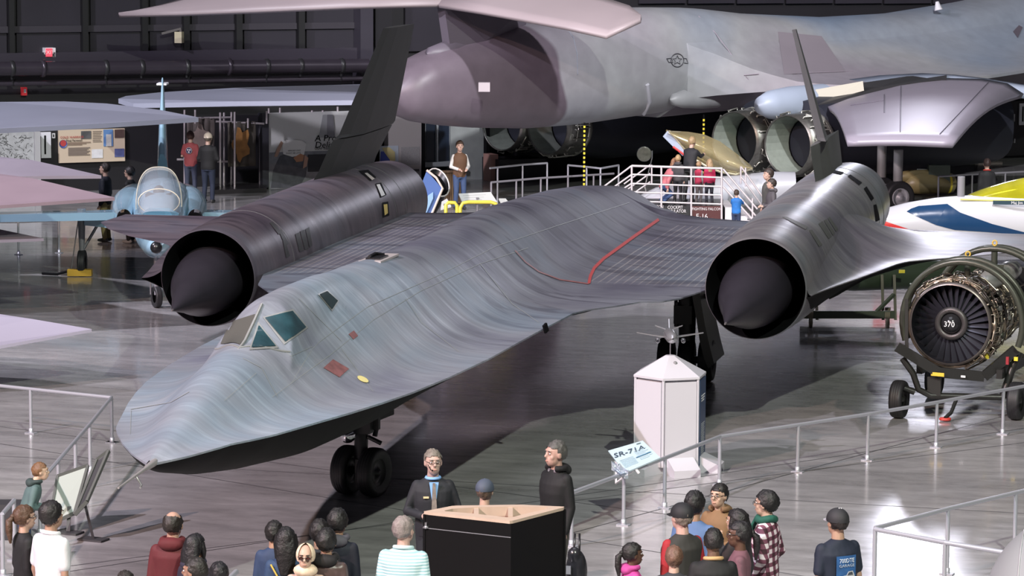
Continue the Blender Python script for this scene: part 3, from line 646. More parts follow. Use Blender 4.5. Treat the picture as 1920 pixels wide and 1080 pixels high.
    t['_'] = 0; del t['_']
    return t, H, q
# ================================================================ the hall behind
wa, wb_ = atz(250, 355), atz(1900, 297); wd = (wb_-wa).normalized(); wn = V(wd.y, -wd.x, 0)   # wn points at the visitors' side
if wn.dot(CAM-wa) < 0: wn = -wn
def atw(u, v, off=0.0):
    d = ray(u, v); p0 = wa+wn*off; return CAM+d*((p0-CAM).dot(wn)/d.dot(wn))
WR = Matrix((wd, -wn, V(0, 0, 1))).transposed()
WALLM = mat((.010, .009, .012), .55, noise_amt=.3, nscale=.6)
PANM = mat((.030, .027, .036), .42, .2, noise_amt=.35, nscale=.5)
wl = MB(); c = (wa+wb_)/2-wn*.25; wl.box(V(c.x, c.y, 7), (90, .4, 14), WR); wl.build('wall_back', WALLM)['kind'] = 'structure'
sw = MB().box((-42, 15, 7), (.4, 120, 14)); sw.build('wall_left', WALLM)['kind'] = 'structure'
sw = MB().box((44, 25, 7), (.4, 140, 14)); sw.build('wall_right', WALLM)['kind'] = 'structure'
def wbox(name, m, u0, v0, u1, v1, th, off=0.0, parent=None, **tags):
    """a box on the wall between two picture corners (its front face th+off in front of the wall)"""
    p, q = atw(u0, v0, th+off), atw(u1, v1, th+off); pts = [p, V(q.x, q.y, p.z), q, V(p.x, p.y, q.z)]
    b = MB().prism(pts, (0, 0, 0), -wn*th); return fixn(b.build(name, m, parent, **tags))
# upper cladding panels between posts
xs = [-60, 22, 160, 272, 350, 449, 566, 688]
for a, c in zip(xs[:-1], xs[1:]):
    wbox('wall_panel', PANM, a+9, -60, c-9, 50, .10, kind='structure'); wbox('wall_panel', PANM, a+9, 53, c-9, 99, .08, kind='structure')
for a in(760, 850, 950): wbox('wall_panel', PANM, a, -60, a+86, 95, .08, kind='structure')
for a in range(1200, 1960, 92): wbox('wall_panel', PANM, a, -60, a+86, 6, .08, kind='structure')
for x in xs[1:-1]: wbox('wall_post', mat((.006, .006, .007), .5), x-6, -60, x+6, 100, .3, kind='structure')
wbox('trim_girt', mat((.035, .03, .042), .4), -60, 101, 700, 110, .35, kind='structure')
wbox('trim_rail', mat((.04, .036, .045), .4), -60, 50.5, 690, 53, .15, kind='structure')
wbox('wall_column', mat((.038, .034, .046), .4, noise_amt=.2, nscale=1), 676, -60, 700, 380, .6, kind='structure')
wbox('wall_column', mat((.015, .014, .017), .4), 704, -60, 735, 380, .5, kind='structure')
# air duct and conduit
t = thing('air_duct', 'long dark round air duct running along the upper back wall', 'duct', None, atw(300, 128, .8))
def loc_(o, p): return Vector(p)-o.location
DM = mat((.05, .042, .055), .32, .4, noise_amt=.2, nscale=2)
b = MB(); pa, pb = atw(-80, 130, .8)-t.location, atw(690, 123, .8)-t.location; b.tube([pa, pb], .19, 20); b.build('duct_tube', DM, t)
for u in(22, 80, 198, 265, 350, 429, 500, 563, 640):
    b = MB(); p = atw(u, 129-u*.009, .8)-t.location; dd = (pb-pa).normalized(); big = u in(80, 429)
    b.lathe([(.19, -.06), (.215 if not big else .24, -.04), (.215 if not big else .24, .04), (.19, .06)], p, dd, 20)
    if not big: b.box(p+V(0, 0, -.22), (.05, .05, .12))
    b.build('duct_clamp', mat((.02, .02, .022), .4) if not big else DM, t)
t = thing('conduit', 'thin dark pipe hanging below the round air duct', 'pipe', None, atw(300, 154, .7))
b = MB(); b.tube([atw(-80, 158, .7)-t.location, atw(690, 147, .7)-t.location], .07, 12); b.build('pipe', DM, t)
for u in(25, 200, 355, 500, 640): b = MB(); p = atw(u, 155-u*.014, .7)-t.location; b.box(p, (.07, .16, .16)); b.tube([p, p+V(.03, 0, .25)], .02, 6); b.build('pipe_hanger', BLACKG, t)
def text(name, s, size, m, parent, p, rot, depth=.002, align='CENTER', sx=1, shear=0):
    cu = bpy.data.curves.new(name, 'FONT'); cu.body = s; cu.size = size; cu.extrude = depth; cu.align_x = align; cu.align_y = 'CENTER'; cu.resolution_u = 2; cu.shear = shear
    tmp = bpy.data.objects.new(name, cu); me = bpy.data.meshes.new_from_object(tmp); bpy.data.objects.remove(tmp); me.materials.clear(); me.materials.append(m); o = bpy.data.objects.new(name, me); COL.objects.link(o); o.parent = parent
    o.location = p; o.rotation_euler = rot if not isinstance(rot, Matrix) else rot.to_euler(); o.scale = (sx, 1, 1); return o
# wall-facing text rotation: local X along the wall, local Y up, local Z out of the wall
TWR = Matrix((wd, V(0, 0, 1), wn)).transposed()
# exit sign, alarm, bracket lamp
e = wbox('exit_sign', mat((.8, .78, .8), .4), 85, 90, 104.5, 107, .35); tag(e, 'small lit red exit sign high on the black wall', 'sign')
wbox('sign_face', mat((.6, .03, .05), .4, emit=(1, .08, .12), es=1.2), 86, 91, 98, 106, .02, .36, e)
text('exit_lettering', 'EXIT', .14, mat((.9, .8, .8), .4), e, atw(92, 98.5, .39), TWR)
e = wbox('fire_alarm', mat((.5, .03, .04), .4, emit=(.6, .03, .04), es=.3), 41, 164, 51, 179, .12); tag(e, 'small red fire alarm box below the duct at far left', 'alarm')
wbox('alarm_strobe', WHITE, 45, 167, 49, 174, .03, .13, e)
t = thing('wall_lamp', 'beige bracket lamp fixed high on the dark cladding', 'lamp', None, atw(330, 65, .4))
b = MB(); b.box(V(0, 0, 0)+atw(336, 70, .5)-t.location, (.2, .2, .3)); b.build('lamp_head', mat((.42, .38, .26), .5), t)
b = MB(); b.beam(atw(303, 63, .4)-t.location, atw(338, 54, .5)-t.location, .06); b.beam(atw(338, 52, .5)-t.location, atw(340, 66, .5)-t.location, .06); b.build('bracket', mat((.1, .09, .09), .4), t)
# left wall graphics
e = wbox('concrete_wall_section', mat((.42, .43, .43), .8, noise_amt=.35, nscale=6, bump=.6), -60, 247, 65, 352, .5); tag(e, 'pale grey scribbled concrete wall section at far left', 'wall section')
rnd = random.Random(3); b = MB()
for i in range(60):
    u, v = rnd.uniform(-10, 58), rnd.uniform(252, 300); p = atw(u, v, .503); b.tube([p, p+wd*rnd.uniform(-.1, .1)+V(0, 0, rnd.uniform(-.08, .08)), p+wd*rnd.uniform(-.15, .15)+V(0, 0, rnd.uniform(-.08, .08))], .006, 4)
b.build('scribbles', mat((.1, .1, .1), .7), e)
e = wbox('white_post', mat((.45, .45, .45), .6), 66, 247, 77, 352, .5, .1); tag(e, 'light grey upright post beside the scribbled concrete section', 'post')
e = wbox('wall_sign', mat((.8, .8, .84), .5), 77, 248, 96, 296, .08); tag(e, 'narrow white wall sign with a black slot', 'sign')
wbox('slot', BLACK, 83, 254, 86.5, 289, .01, .085, e)
e = wbox('switch_plate', mat((.75, .75, .75), .5), 97.5, 250, 103.5, 259, .03); tag(e, 'tiny white plate between white panel and beige poster', 'sign'); wbox('switch', BLACK, 99.5, 252, 101.5, 257, .01, .035, e)
p_ = wbox('exhibit_poster', mat((.66, .54, .40), .6, emit=None), 110, 244, 234.5, 302, .08); tag(p_, 'wide beige exhibit poster with photos and a red and blue disc', 'poster')
def pic(u0, v0, u1, v1, c, nm='poster_photo', off=.09, par=None, **k): return wbox(nm, mat(c, .6, **k), u0, v0, u1, v1, .008, off, par or p_)
pic(152, 246, 171, 260, (.12, .12, .12), noise_amt=.9, nscale=5); pic(194, 243, 212, 274, (.12, .25, .5)); pic(215, 243, 233, 258, (.10, .06, .05), noise_amt=.8, nscale=4)
pic(215, 279, 233, 294, (.1, .12, .28), noise_amt=.6, nscale=4); pic(172, 280, 193, 296, (.8, .8, .8), noise_amt=.3, nscale=8); pic(199, 252, 209, 274, (.6, .6, .58), off=.1, noise_amt=.5, nscale=6)
b = MB(); c = atw(118.5, 270, .1); b.lathe([(.001, 0), (.11, 0), (.11, .006)], c, wn, 20); b.build('poster_disc', mat((.08, .12, .35), .5), p_)
b = MB(); b.lathe([(.001, .008), (.085, .008)], c+V(0, 0, .02), wn, 12); b.build('poster_disc_red', mat((.5, .06, .06), .5), p_)
text('poster_title', 'COLD WARRIOR', .085, mat((.45, .05, .05), .6), p_, atw(135, 257.5, .1), TWR); text('poster_title', 'Final Farewell', .08, BLACK, p_, atw(139, 263.5, .1), TWR)
for k in range(7):
    wbox('text_line', mat((.25, .2, .16), .6), 128, 277+k*2.2, 169-(k % 3)*3, 277.8+k*2.2, .004, .09, p_)
    wbox('text_line', mat((.25, .2, .16), .6), 174, 246+k*3.2, 191-(k % 3), 246.9+k*3.2, .004, .09, p_)
for k in range(3): wbox('text_line', mat((.3, .22, .16), .6), 127, 267+k*2.2, 170-k*8, 267.8+k*2.2, .004, .09, p_)
# tube-frame display of hide banners
FR = mat((.62, .56, .58), .35, .6)
t = thing('tube_rack', 'pale tubular rack of hanging exhibits on a black plinth', 'display rack', None, atw(410, 372, 1.2).xyz*1)
t.location.z = 0; o_ = t.location.copy()
for u, v0, v1, off in((346, 206, 356, 1.0), (366, 206, 232, 1.4), (413, 211, 356, 1.6), (420, 211, 356, 1.0), (434, 210, 360, 1.0), (440, 210, 352, 1.6), (465, 222, 240, 1.4), (488, 228, 352, 1.0), (500, 208, 232, 1.6)):
    b = MB(); b.tube([atw(u, v0, off)-o_, atw(u, v1, off)-o_], .03, 8); b.build('upright_tube', FR, t)
for a, c, off in(((346, 222), (432, 220), 1.2), ((405, 228), (495, 232), 1.3), ((332, 299), (350, 299), 1.2), ((408, 303), (428, 303), 1.3)):
    b = MB(); b.tube([atw(*a, off)-o_, atw(*c, off)-o_], .03, 8); b.build('cross_tube', FR, t)
b = MB(); p = [atw(396, 357, .6), atw(500, 356, .6), atw(500, 362, 2.2), atw(396, 363, 2.2)]; b.prism([V(q.x, q.y, 0)-o_ for q in p], (0, 0, 0), (0, 0, .12)); fixn(b.build('plinth', mat((.03, .028, .03), .3), t))
def banner(label, u0, v0, u1, v1, off, m, inner, m2):
    p, q = atw(u0, v0, off), atw(u1, v1, off); b = MB(); rows = []
    for i in range(9):
        z = p.z+(q.z-p.z)*i/8; rows.append([V(p.x+(q.x-p.x)*j/10, p.y+(q.y-p.y)*j/10, z)+wn*(.04*math.sin(j*1.9+i*.4)+.03*math.sin(i)) for j in range(11)])
    b.grid(rows); o = b.build('hanging_hide', m, None); tag(o, label, 'banner')
    md = o.modifiers.new('s', 'SOLIDIFY'); md.thickness = .02
    b = MB(); rr = random.Random(int(u0)); cx, cy = (u0+u1)/2, (v0+v1)/2
    pts = []
    for k in range(22):
        a = 2*PI*k/22; r = 1+.22*math.sin(a*5+u0)+rr.uniform(-.1, .1); pts.append(atw(cx+inner[0]*math.cos(a)*r, cy+inner[1]*math.sin(a)*r, off+.08))
    b.prism(pts, (0, 0, 0), wn*.012); fixn(b.build('painted_figure', m2, o)); return o
banner('grey-brown hanging hide with a pale headdress painting', 349, 222, 402, 302, 1.2, mat((.11, .09, .085), .7, noise_amt=.4, nscale=3), (17, 26), mat((.26, .2, .18), .7, noise_amt=.5, nscale=4))
banner('dark hanging hide with an orange-brown painted figure', 426, 229, 479, 311, 1.3, mat((.07, .06, .05), .7, noise_amt=.4, nscale=3), (15, 29), mat((.36, .17, .05), .7, noise_amt=.6, nscale=5))
# big photo banner
p_ = wbox('photo_banner', mat((.60, .61, .60), .6), 504, 213, 700, 352, .3, .9); tag(p_, 'large pale photo banner reading a promise, behind the far fin', 'banner')
wbox('banner_edge', mat((.03, .03, .04), .5), 492, 213, 504.5, 352, .35, .9, p_)
wbox('photo_ground', mat((.2, .21, .23), .6, noise_amt=.6, nscale=4), 505, 286, 700, 352, .006, 1.2, p_); wbox('photo_dark_band', mat((.03, .03, .035), .6), 577, 290, 650, 320, .008, 1.205, p_)
def flat(pts, m, nm, par, off, th=.008):
    b = MB(); b.prism([atw(u, v, off) for u, v in pts], (0, 0, 0), wn*th); return fixn(b.build(nm, m, par))
flat([(605, 215), (624, 215), (628, 258), (598, 258)], mat((.33, .34, .35), .6), 'photo_tail_fin', p_, 1.21)
flat([(613, 215), (624, 215), (628, 258), (613, 258)], mat((.2, .2, .22), .6), 'photo_tail_fin', p_, 1.222)
flat([(529, 265), (536, 262), (566, 263), (574, 270), (570, 290), (548, 294), (531, 289)], mat((.72, .72, .70), .6), 'photo_sack', p_, 1.222)
flat([(525, 292), (540, 288), (572, 290), (577, 300), (573, 330), (560, 352), (508, 352), (512, 320)], mat((.08, .085, .10), .6, noise_amt=.6, nscale=6), 'photo_soldier', p_, 1.216)
flat([(514, 294), (520, 294), (531, 268), (527, 264), (519, 279)], mat((.42, .27, .2), .6), 'photo_arm', p_, 1.23); flat([(571, 290), (578, 296), (575, 312), (568, 316), (570, 300)], mat((.5, .3, .22), .6), 'photo_arm', p_, 1.23)
flat([(550, 296), (563, 288), (570, 291), (568, 302), (556, 304)], mat((.45, .22, .12), .6), 'photo_head', p_, 1.232)
text('banner_title', 'A Promise', .24, BLACK, p_, atw(590, 260, 1.23), TWR, align='LEFT', sx=1.1, shear=.15); text('banner_title', 'Delivered', .24, BLACK, p_, atw(590, 272.5, 1.23), TWR, align='LEFT', sx=1.1, shear=.15)
text('banner_subtitle', 'USAF Support', .09, BLACK, p_, atw(590, 279, 1.23), TWR, align='LEFT', sx=1.1)
text('sack_text', 'HEROES UNIT', .06, mat((.2, .2, .2), .6), p_, atw(552, 282.5, 1.235), TWR); text('sack_text', 'DON\'T BE LATE', .06, mat((.2, .2, .2), .6), p_, atw(550, 287, 1.235), TWR)
for (u, v), od in zip(((504, 203), (525, 202), (585, 207), (605, 207), (633, 200)), ('first', 'second', 'third', 'fourth', 'fifth')):
    e = MB().tube([atw(u, v, 1.0), atw(u, 212.5, 1.0)], .03, 6).build('rack_tube', FR); tag(e, od+' pale tube end from the left above the photo banner', 'tube', 'tube ends above the photo banner')
# map panel right of the fin
p_ = wbox('map_panel', mat((.46, .43, .42), .6), 728, 219, 790, 345, .3, .6); tag(p_, 'tall beige exhibit panel with a yellow and blue map', 'panel')
wbox('panel_map', mat((.5, .56, .62), .6), 712, 274, 747, 311, .006, .9, p_)
flat([(716, 277), (730, 276), (740, 285), (741, 300), (734, 308), (724, 290)], mat((.72, .63, .3), .6), 'map_land', p_, .912); flat([(714, 284), (719, 284), (731, 300), (730, 309), (712, 309)], mat((.06, .09, .38), .6), 'map_sea', p_, .914)
wbox('panel_text_block', mat((.36, .35, .35), .6, noise_amt=.3, nscale=30), 752, 276, 787, 309, .006, .9, p_); wbox('panel_heading', mat((.06, .06, .06), .6), 752, 318, 786, 321.5, .006, .9, p_)
for k in range(8): wbox('panel_text_line', mat((.3, .29, .29), .6), 753, 324+k*2.4, 785-(k*7) % 13, 324.8+k*2.4, .004, .9, p_)
# diorama: window bay, concrete wall, mannequin, radiator
e = wbox('black_post', BLACK, 790.5, 217, 797, 392, .3, .6); tag(e, 'black post left of the diorama window', 'post')
w_ = wbox('window_1', mat((.28, .31, .33), .5), 797, 225, 856, 312, .15, .3, kind='structure')
for a, c in((799, 816), (823, 842)): wbox('window_pane', mat((.02, .03, .05), .1), a, 230, c, 303, .02, .46, w_)
b = MB(); b.tube([atw(820, 228, .55), atw(820, 305, .55)], .03, 8); b.build('window_bar', mat((.5, .55, .58), .3, .4), w_)
wbox('window_sill', mat((.32, .35, .36), .5), 797, 305, 858, 311, .3, .45, w_)
e = wbox('diorama_wall', mat((.33, .36, .35), .8, noise_amt=.25, nscale=3), 845, 215, 912, 386, .3, .2); tag(e, 'grey plastered diorama wall behind the mannequin', 'wall panel')
e = wbox('black_post', BLACK, 912.5, 215, 918, 392, .2, .6); tag(e, 'black post right of the plastered diorama wall', 'post')
base_m = atz(868, 388, .05)
t = thing('radiator', 'brown ribbed radiator beside the mannequin', 'radiator', None, atz(843, 385)); k = 72
for i in range(9): b = MB(); b.box(V(0, 0, .45)+wd*(-.15+i*.052), (.035, .12, .86), WR); b.build('radiator_rib', mat((.13, .085, .045), .5), t)
b = MB(); b.box(V(.05, 0, .88), (.5, .14, .05), WR); b.box(V(.05, 0, .08), (.5, .14, .05), WR); b.build('radiator_rail', mat((.11, .07, .04), .5), t)
person('mannequin figure in brown vest and jeans standing at the radiator', 862, 264, 1.74, turn=200, top=(.16, .08, .04), legs=(.05, .09, .2), hair=(.07, .04, .025), arms='front', sleeves='none', sleevecol=(.75, .74, .7), vox=.018, headturn=-10, hairstyle='full', name='mannequin')
# slanted blue display, yellow tube barrier, lecterns
t = thing('slanted_display', 'slanted blue-fronted black display with a cut oval top', 'display', None, atd(790, 440, 70)); t.location.z = 0; o_ = t.location
D0 = dep(o_)
def at(u, v, d=0): return atd(u, v, D0+d)-o_
rows = []; n = 20
top_c, bot_c = at(829, 350), at(780, 435); axd = (top_c-bot_c).normalized()
ring = [at(822+20.5*math.cos(a)+0, 342-0*1+25*math.sin(a)+10*math.cos(a), 0)+cF*(-.35*math.sin(a)) for a in np.linspace(0, 2*PI, n, endpoint=False)]
low = [p+(bot_c-top_c)*1.0 for p in ring]
b = MB(); b.grid([low, ring], closed=True); b.build('display_body', BLACKG, t)
b = MB(); b.add([p-axd*.12 for p in ring], [tuple(range(20))]); b.build('display_inside', BLACK, t); b = MB(); b.tube(ring+[ring[0]], .018, 6, cap=False); b.build('display_rim', mat((.8, .78, .76), .4), t)
b = MB(); P4 = [at(766, 408, -.45), at(800, 320, -.45), at(829, 353, -.45), at(792, 440, -.45), at(758, 440, -.45)]; b.prism(P4, (0, 0, 0), cF*.2); fixn(b.build('display_front', mat((.08, .16, .42), .3), t, label='glossy blue front'))
b = MB(); b.tube([at(800, 319, -.5), at(818, 333, -.5), at(830, 353, -.5), at(793, 440, -.5)], .03, 6); b.build('front_edge', mat((.8, .68, .6), .4), t)
b = MB(); P4 = [at(784, 408, -.52), at(803, 366, -.52), at(812, 360, -.52), at(812, 372, -.52), at(794, 412, -.52)]; b.prism(P4, (0, 0, 0), cF*.03); fixn(b.build('front_glow', mat((.3, .5, .75), .3), t))
t = thing('tube_barrier', 'bright yellow bent-tube barrier behind the wing', 'barrier', None, atd(890, 430, 66)); t.location.z = 0; o_ = t.location; D0 = dep(o_)
for pts in([(836, 430), (836, 384), (841, 380), (853, 380), (857, 386), (857, 430)], [(863, 430), (863, 390), (868, 381), (878, 379), (920, 379), (930, 382), (934, 392), (934, 420)], [(934, 388), (950, 386), (962, 380)], [(930, 398), (950, 392), (958, 384)]):
    b = MB(); P = [at(u, v) for u, v in pts]; b.tube(P, .04, 10); b.build('yellow_tube', mat((.78, .68, .08), .35), t)
b = MB(); b.box(atd(878, 425, 66.5)-o_+V(0, 0, 0), (2.6, .5, .5), Matrix.Rotation(YAW*-1, 3, 'Z')); b.build('barrier_base', mat((.06, .06, .065), .4), t)
def lectern(label, quad, D, m=(.62, .65, .62)):
    c = atd(sum(q[0] for q in quad)/4, sum(q[1] for q in quad)/4, D); t = thing('reading_panel', label, 'lectern', None, V(c.x, c.y, 0)); zs = [0, 0, .0, .0]
    P = [atd(quad[0][0], quad[0][1], D+.25), atd(quad[1][0], quad[1][1], D+.25), atd(quad[2][0], quad[2][1], D-.1), atd(quad[3][0], quad[3][1], D-.1)]
    b = MB(); b.prism([p-t.location for p in P], (0, 0, 0), (0, 0, -.03)); fixn(b.build('panel', mat(m, .4), t))
    b = MB(); b.tube([V(0, 0, 0), V(0, 0, c.z)], .035, 8); b.box(V(0, 0, .01), (.3, .3, .02)); b.build('stand', STEEL, t); return t, P
tl, P = lectern('pale slanted reading panel below the mannequin', [(860, 363), (920, 360), (932, 378), (868, 380)], 71)
for k in range(3): b = MB(); b.beam((P[0].lerp(P[3], .25+k*.25)).lerp(P[1].lerp(P[2], .25+k*.25), .1)-tl.location+V(0, 0, .002), (P[0].lerp(P[3], .25+k*.25)).lerp(P[1].lerp(P[2], .25+k*.25), .8-k*.1)-tl.location+V(0, 0, .002), .015, .004); b.build('text_line', mat((.3, .3, .3), .5), tl)
lectern('small pale reading panel partly behind the far engine pod', [(828, 378), (838, 372), (846, 386), (826, 392)], 68)
lectern('small pale reading panel near the yellow barrier end', [(935, 372), (948, 372), (958, 384), (944, 388)], 68)
# ---------------- visitor railings
def railing(label, tops, h, base_from=None, post_r=.024, rail_r=.026, names='guard_rail', m=RAIL, extra=(), group=None, ends=(0, 0), plate=True):
    """tops: picture points of post tops, on the horizontal plane z=h"""
    P = [atz(u, v, h) for u, v in tops]; t = thing(names, label, 'railing', group, V(P[0].x, P[0].y, 0)); o = t.location
    Q = list(P)
    if ends[0]: Q = [P[0]+(P[0]-P[1])*ends[0]]+Q
    if ends[1]: Q = Q+[P[-1]+(P[-1]-P[-2])*ends[1]]
    for a, c in zip(Q[:-1], Q[1:]): b = MB(); b.tube([a-o-V(0, 0, rail_r), c-o-V(0, 0, rail_r)], rail_r, 10); b.build('rail', m, t)
    for e_ in extra:
        for a, c in zip(Q[:-1], Q[1:]): b = MB(); b.tube([V(a.x, a.y, e_)-o, V(c.x, c.y, e_)-o], rail_r*.7, 8); b.build('rail', m, t)
    for p in P:
        b = MB(); q = V(p.x, p.y, 0)-o; b.tube([q, q+V(0, 0, h-rail_r)], post_r, 12); b.build('post', m, t)
        if plate:
            b = MB(); b.lathe([(post_r*1.45, 0), (post_r*1.45, .075), (post_r*1.05, .08)], q, (0, 0, 1), 12); b.box(q+V(0, 0, .008), (.16, .1, .014), -.2); b.build('post_foot', m, t)
    return t
GR = mat((.3, .29, .32), .4, .5)
railing('grey railing across the floor behind the near jet spine', [(921, 340), (968, 336), (1014, 332), (1065, 329), (1113, 326)], .95, m=GR, ends=(0, .8), names='guard_rail')
railing('silver railing corner behind the diorama at mid height', [(933, 312), (980, 307), (1026, 304)], 1.0, m=RAIL, ends=(.3, 0), plate=False)
railing('silver railing posts behind the simulator steps', [(1065, 308), (1100, 311), (1126, 314), (1160, 308)], 1.0, m=RAIL, plate=False)
railing('far thin railing beside the concrete section at left', [(-60, 414), (34, 414), (110, 411)], .75, m=RAIL)
railing('thin railing by the lone visitor at the right wall', [(1760, 329), (1823, 325), (1885, 322), (1960, 318)], .9, m=GR)
e = wbox('dark_crate_wall', mat((.015, .014, .017), .4), 937, 300, 1024, 350, 1.2, .5); tag(e, 'black storage case standing under the bomber tail', 'case')
e = wbox('orange_column', mat((.36, .2, .17), .5), 920, 290, 934, 345, .5, .9); tag(e, 'pinkish orange lit column right of the diorama', 'column')
# right wall: doors and notices
d_ = wbox('door_1', mat((.012, .011, .013), .35), 1835, 195, 1882, 292, .12, kind='structure'); wbox('door_handle', STEEL, 1881, 261, 1883, 268, .05, .13, d_)
d_ = wbox('door_2', mat((.016, .015, .018), .35), 1884, 190, 1960, 290, .12, kind='structure'); wbox('door_handle', STEEL, 1902, 260, 1903.5, 268, .05, .13, d_)
wbox('door_sill', mat((.5, .4, .4), .5), 1835, 291, 1880, 293, .2, .0, d_)
e = wbox('wall_notice', mat((.8, .8, .84), .5), 1912, 194, 1935, 234, .04, .13); tag(e, 'white notice with a dark slot on the far right door', 'notice'); wbox('slot', BLACK, 1917.5, 200, 1919, 228, .01, .18, e)
e = wbox('small_notice', mat((.4, .4, .42), .5), 1896, 214, 1903, 228, .04, .13); tag(e, 'tiny grey notice left of the white notice', 'notice')
b = MB(); p = atw(1855, 233, .14)
e = wbox('door_label', mat((.6, .6, .6), .5), 1854, 236, 1861, 238, .01, .13); tag(e, 'tiny pale label on the black door', 'label')
# ================================================================ the bomber
RT = V(math.cos(YAW), -math.sin(YAW), 0); FW = V(math.sin(YAW), math.cos(YAW), 0)
bo = V(0, 0, 0)+atd(1197, 106, 82.5); bo.z = 0
BA = (RT+FW).normalized(); BB = (RT-FW).normalized()        # nose direction; near side
bomb = thing('swing_wing_bomber', 'huge pale grey camouflaged bomber filling the background, seen from its tail', 'airplane', None, bo)
def bl(s, b, z): return BA*s+BB*b+V(0, 0, z)
def bomber_mat():
    m = mat((.4, .4, .4), .42, name='bomber_paint'); nt, N, L = nodes(m); b = N['Principled BSDF']
    tc = N.new('ShaderNodeTexCoord'); dp = N.new('ShaderNodeVectorMath'); dp.operation = 'DOT_PRODUCT'; dp.inputs[1].default_value = (BA.x, BA.y, .35)
    L.new(tc.outputs['Object'], dp.inputs[0])
    nz = N.new('ShaderNodeTexNoise'); nz.inputs['Scale'].default_value = .25; nz.inputs['Detail'].default_value = 2; L.new(tc.outputs['Object'], nz.inputs['Vector'])
    ad = N.new('ShaderNodeMath'); ad.operation = 'MULTIPLY_ADD'; ad.inputs[1].default_value = 2.2; L.new(nz.outputs['Fac'], ad.inputs[0]); L.new(dp.outputs['Value'], ad.inputs[2])
    mr = N.new('ShaderNodeMapRange'); mr.inputs['From Min'].default_value = -2.15; mr.inputs['From Max'].default_value = -2.05; L.new(ad.outputs[0], mr.inputs['Value'])
    n2 = N.new('ShaderNodeTexNoise'); n2.inputs['Scale'].default_value = .12; n2.inputs['Detail'].default_value = 1.5; L.new(tc.outputs['Object'], n2.inputs['Vector'])
    r2 = ramp(N, [(.38, (.27, .25, .285)), (.5, (.32, .33, .345)), (.62, (.21, .27, .36))]); L.new(n2.outputs['Fac'], r2.inputs[0])
    n3 = N.new('ShaderNodeTexNoise'); n3.inputs['Scale'].default_value = 2.5; n3.inputs['Detail'].default_value = 6; L.new(tc.outputs['Object'], n3.inputs['Vector'])
    r3 = ramp(N, [(.3, (.9, .9, .9)), (.7, (1.06, 1.06, 1.06))]); L.new(n3.outputs['Fac'], r3.inputs[0])
    mx = N.new('ShaderNodeMix'); mx.data_type = 'RGBA'; mx.inputs[6].default_value = (.14, .115, .14, 1); L.new(mr.outputs[0], mx.inputs[0]); L.new(r2.outputs[0], mx.inputs[7])
    m3 = N.new('ShaderNodeMix'); m3.data_type = 'RGBA'; m3.blend_type = 'MULTIPLY'; m3.inputs[0].default_value = 1; L.new(mx.outputs[2], m3.inputs[6]); L.new(r3.outputs[0], m3.inputs[7])
    L.new(m3.outputs[2], b.inputs['Base Color']); return m
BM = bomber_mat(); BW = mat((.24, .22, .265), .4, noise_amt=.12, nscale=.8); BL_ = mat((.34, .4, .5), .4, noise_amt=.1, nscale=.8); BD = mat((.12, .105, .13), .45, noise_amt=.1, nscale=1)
ss = np.array([-8.9, -8.7, -8.2, -7.4, -6.2, -4.5, -2.5, 0, 1.9, 4, 7.8, 11, 14.8, 20, 26, 33])
bt = [3.15, 3.55, 3.9, 4.15, 4.38, 4.7, 4.95, 5.0, 4.95, 4.75, 4.56, 4.6, 4.9, 5.6, 5.8, 5.2]
bb = [2.85, 2.5, 2.32, 2.2, 2.08, 1.98, 2.0, 2.15, 2.2, 2.2, 2.2, 2.2, 2.2, 2.2, 2.4, 3.0]
bw = [.15, .55, .78, .92, 1.05, 1.2, 1.35, 1.5, 1.55, 1.6, 1.6, 1.6, 1.6, 1.6, 1.5, .9]
rows = []
for s in np.concatenate([np.linspace(-8.9, -6, 14), np.linspace(-5.7, 33, 70)]):
    t_, b_, w = [float(np.interp(s, ss, q)) for q in(bt, bb, bw)]; r = []
    for a in np.linspace(0, 2*PI, 44, endpoint=False):
        ca, sa_ = math.cos(a), math.sin(a); e = .8
        r.append(bl(s, w*math.copysign(abs(ca)**e, ca), (t_+b_)/2+(t_-b_)/2*math.copysign(abs(sa_)**e, sa_)))
    rows.append(r)
b = MB(); b.grid(rows, closed=True); b.add(rows[0], [tuple(range(44))]); b.build('fuselage', BM, bomb)
# blended glove spreading to both sides over the engines
rows = []; rl = []
for s in np.concatenate([np.linspace(.3, 3, 8), np.linspace(3.5, 22, 26)]):
    w = float(np.interp(s, [.3, 1.2, 2.2, 3, 4, 8, 14, 22], [1.5, 1.9, 2.7, 3.9, 5.0, 5.4, 4.6, 2.2])); t_ = float(np.interp(s, ss, bt)); ze = float(np.interp(s, [.3, 3, 8, 22], [2.7, 2.95, 3.1, 3.6])); r = []; r2 = []
    for x in np.linspace(-w, w, 41):
        g = math.exp(-(abs(x)/2.1)**2.0); z = ze+(t_-ze)*g*.985; r.append(bl(s, x, z)); r2.append(bl(s, x, ze-.08-.55*min(1, (w-abs(x))/1.0)))
    rows.append(r); rl.append(r2)
b = MB(); b.grid(rows); b.grid(rl, mi=1); b.grid([[q[0], p[0]] for p, q in zip(rows, rl)]); b.grid([[q[-1], p[-1]] for p, q in zip(rows, rl)]); b.grid([rows[0], rl[0]])
b.build('wing_glove', [BM, BD], bomb)
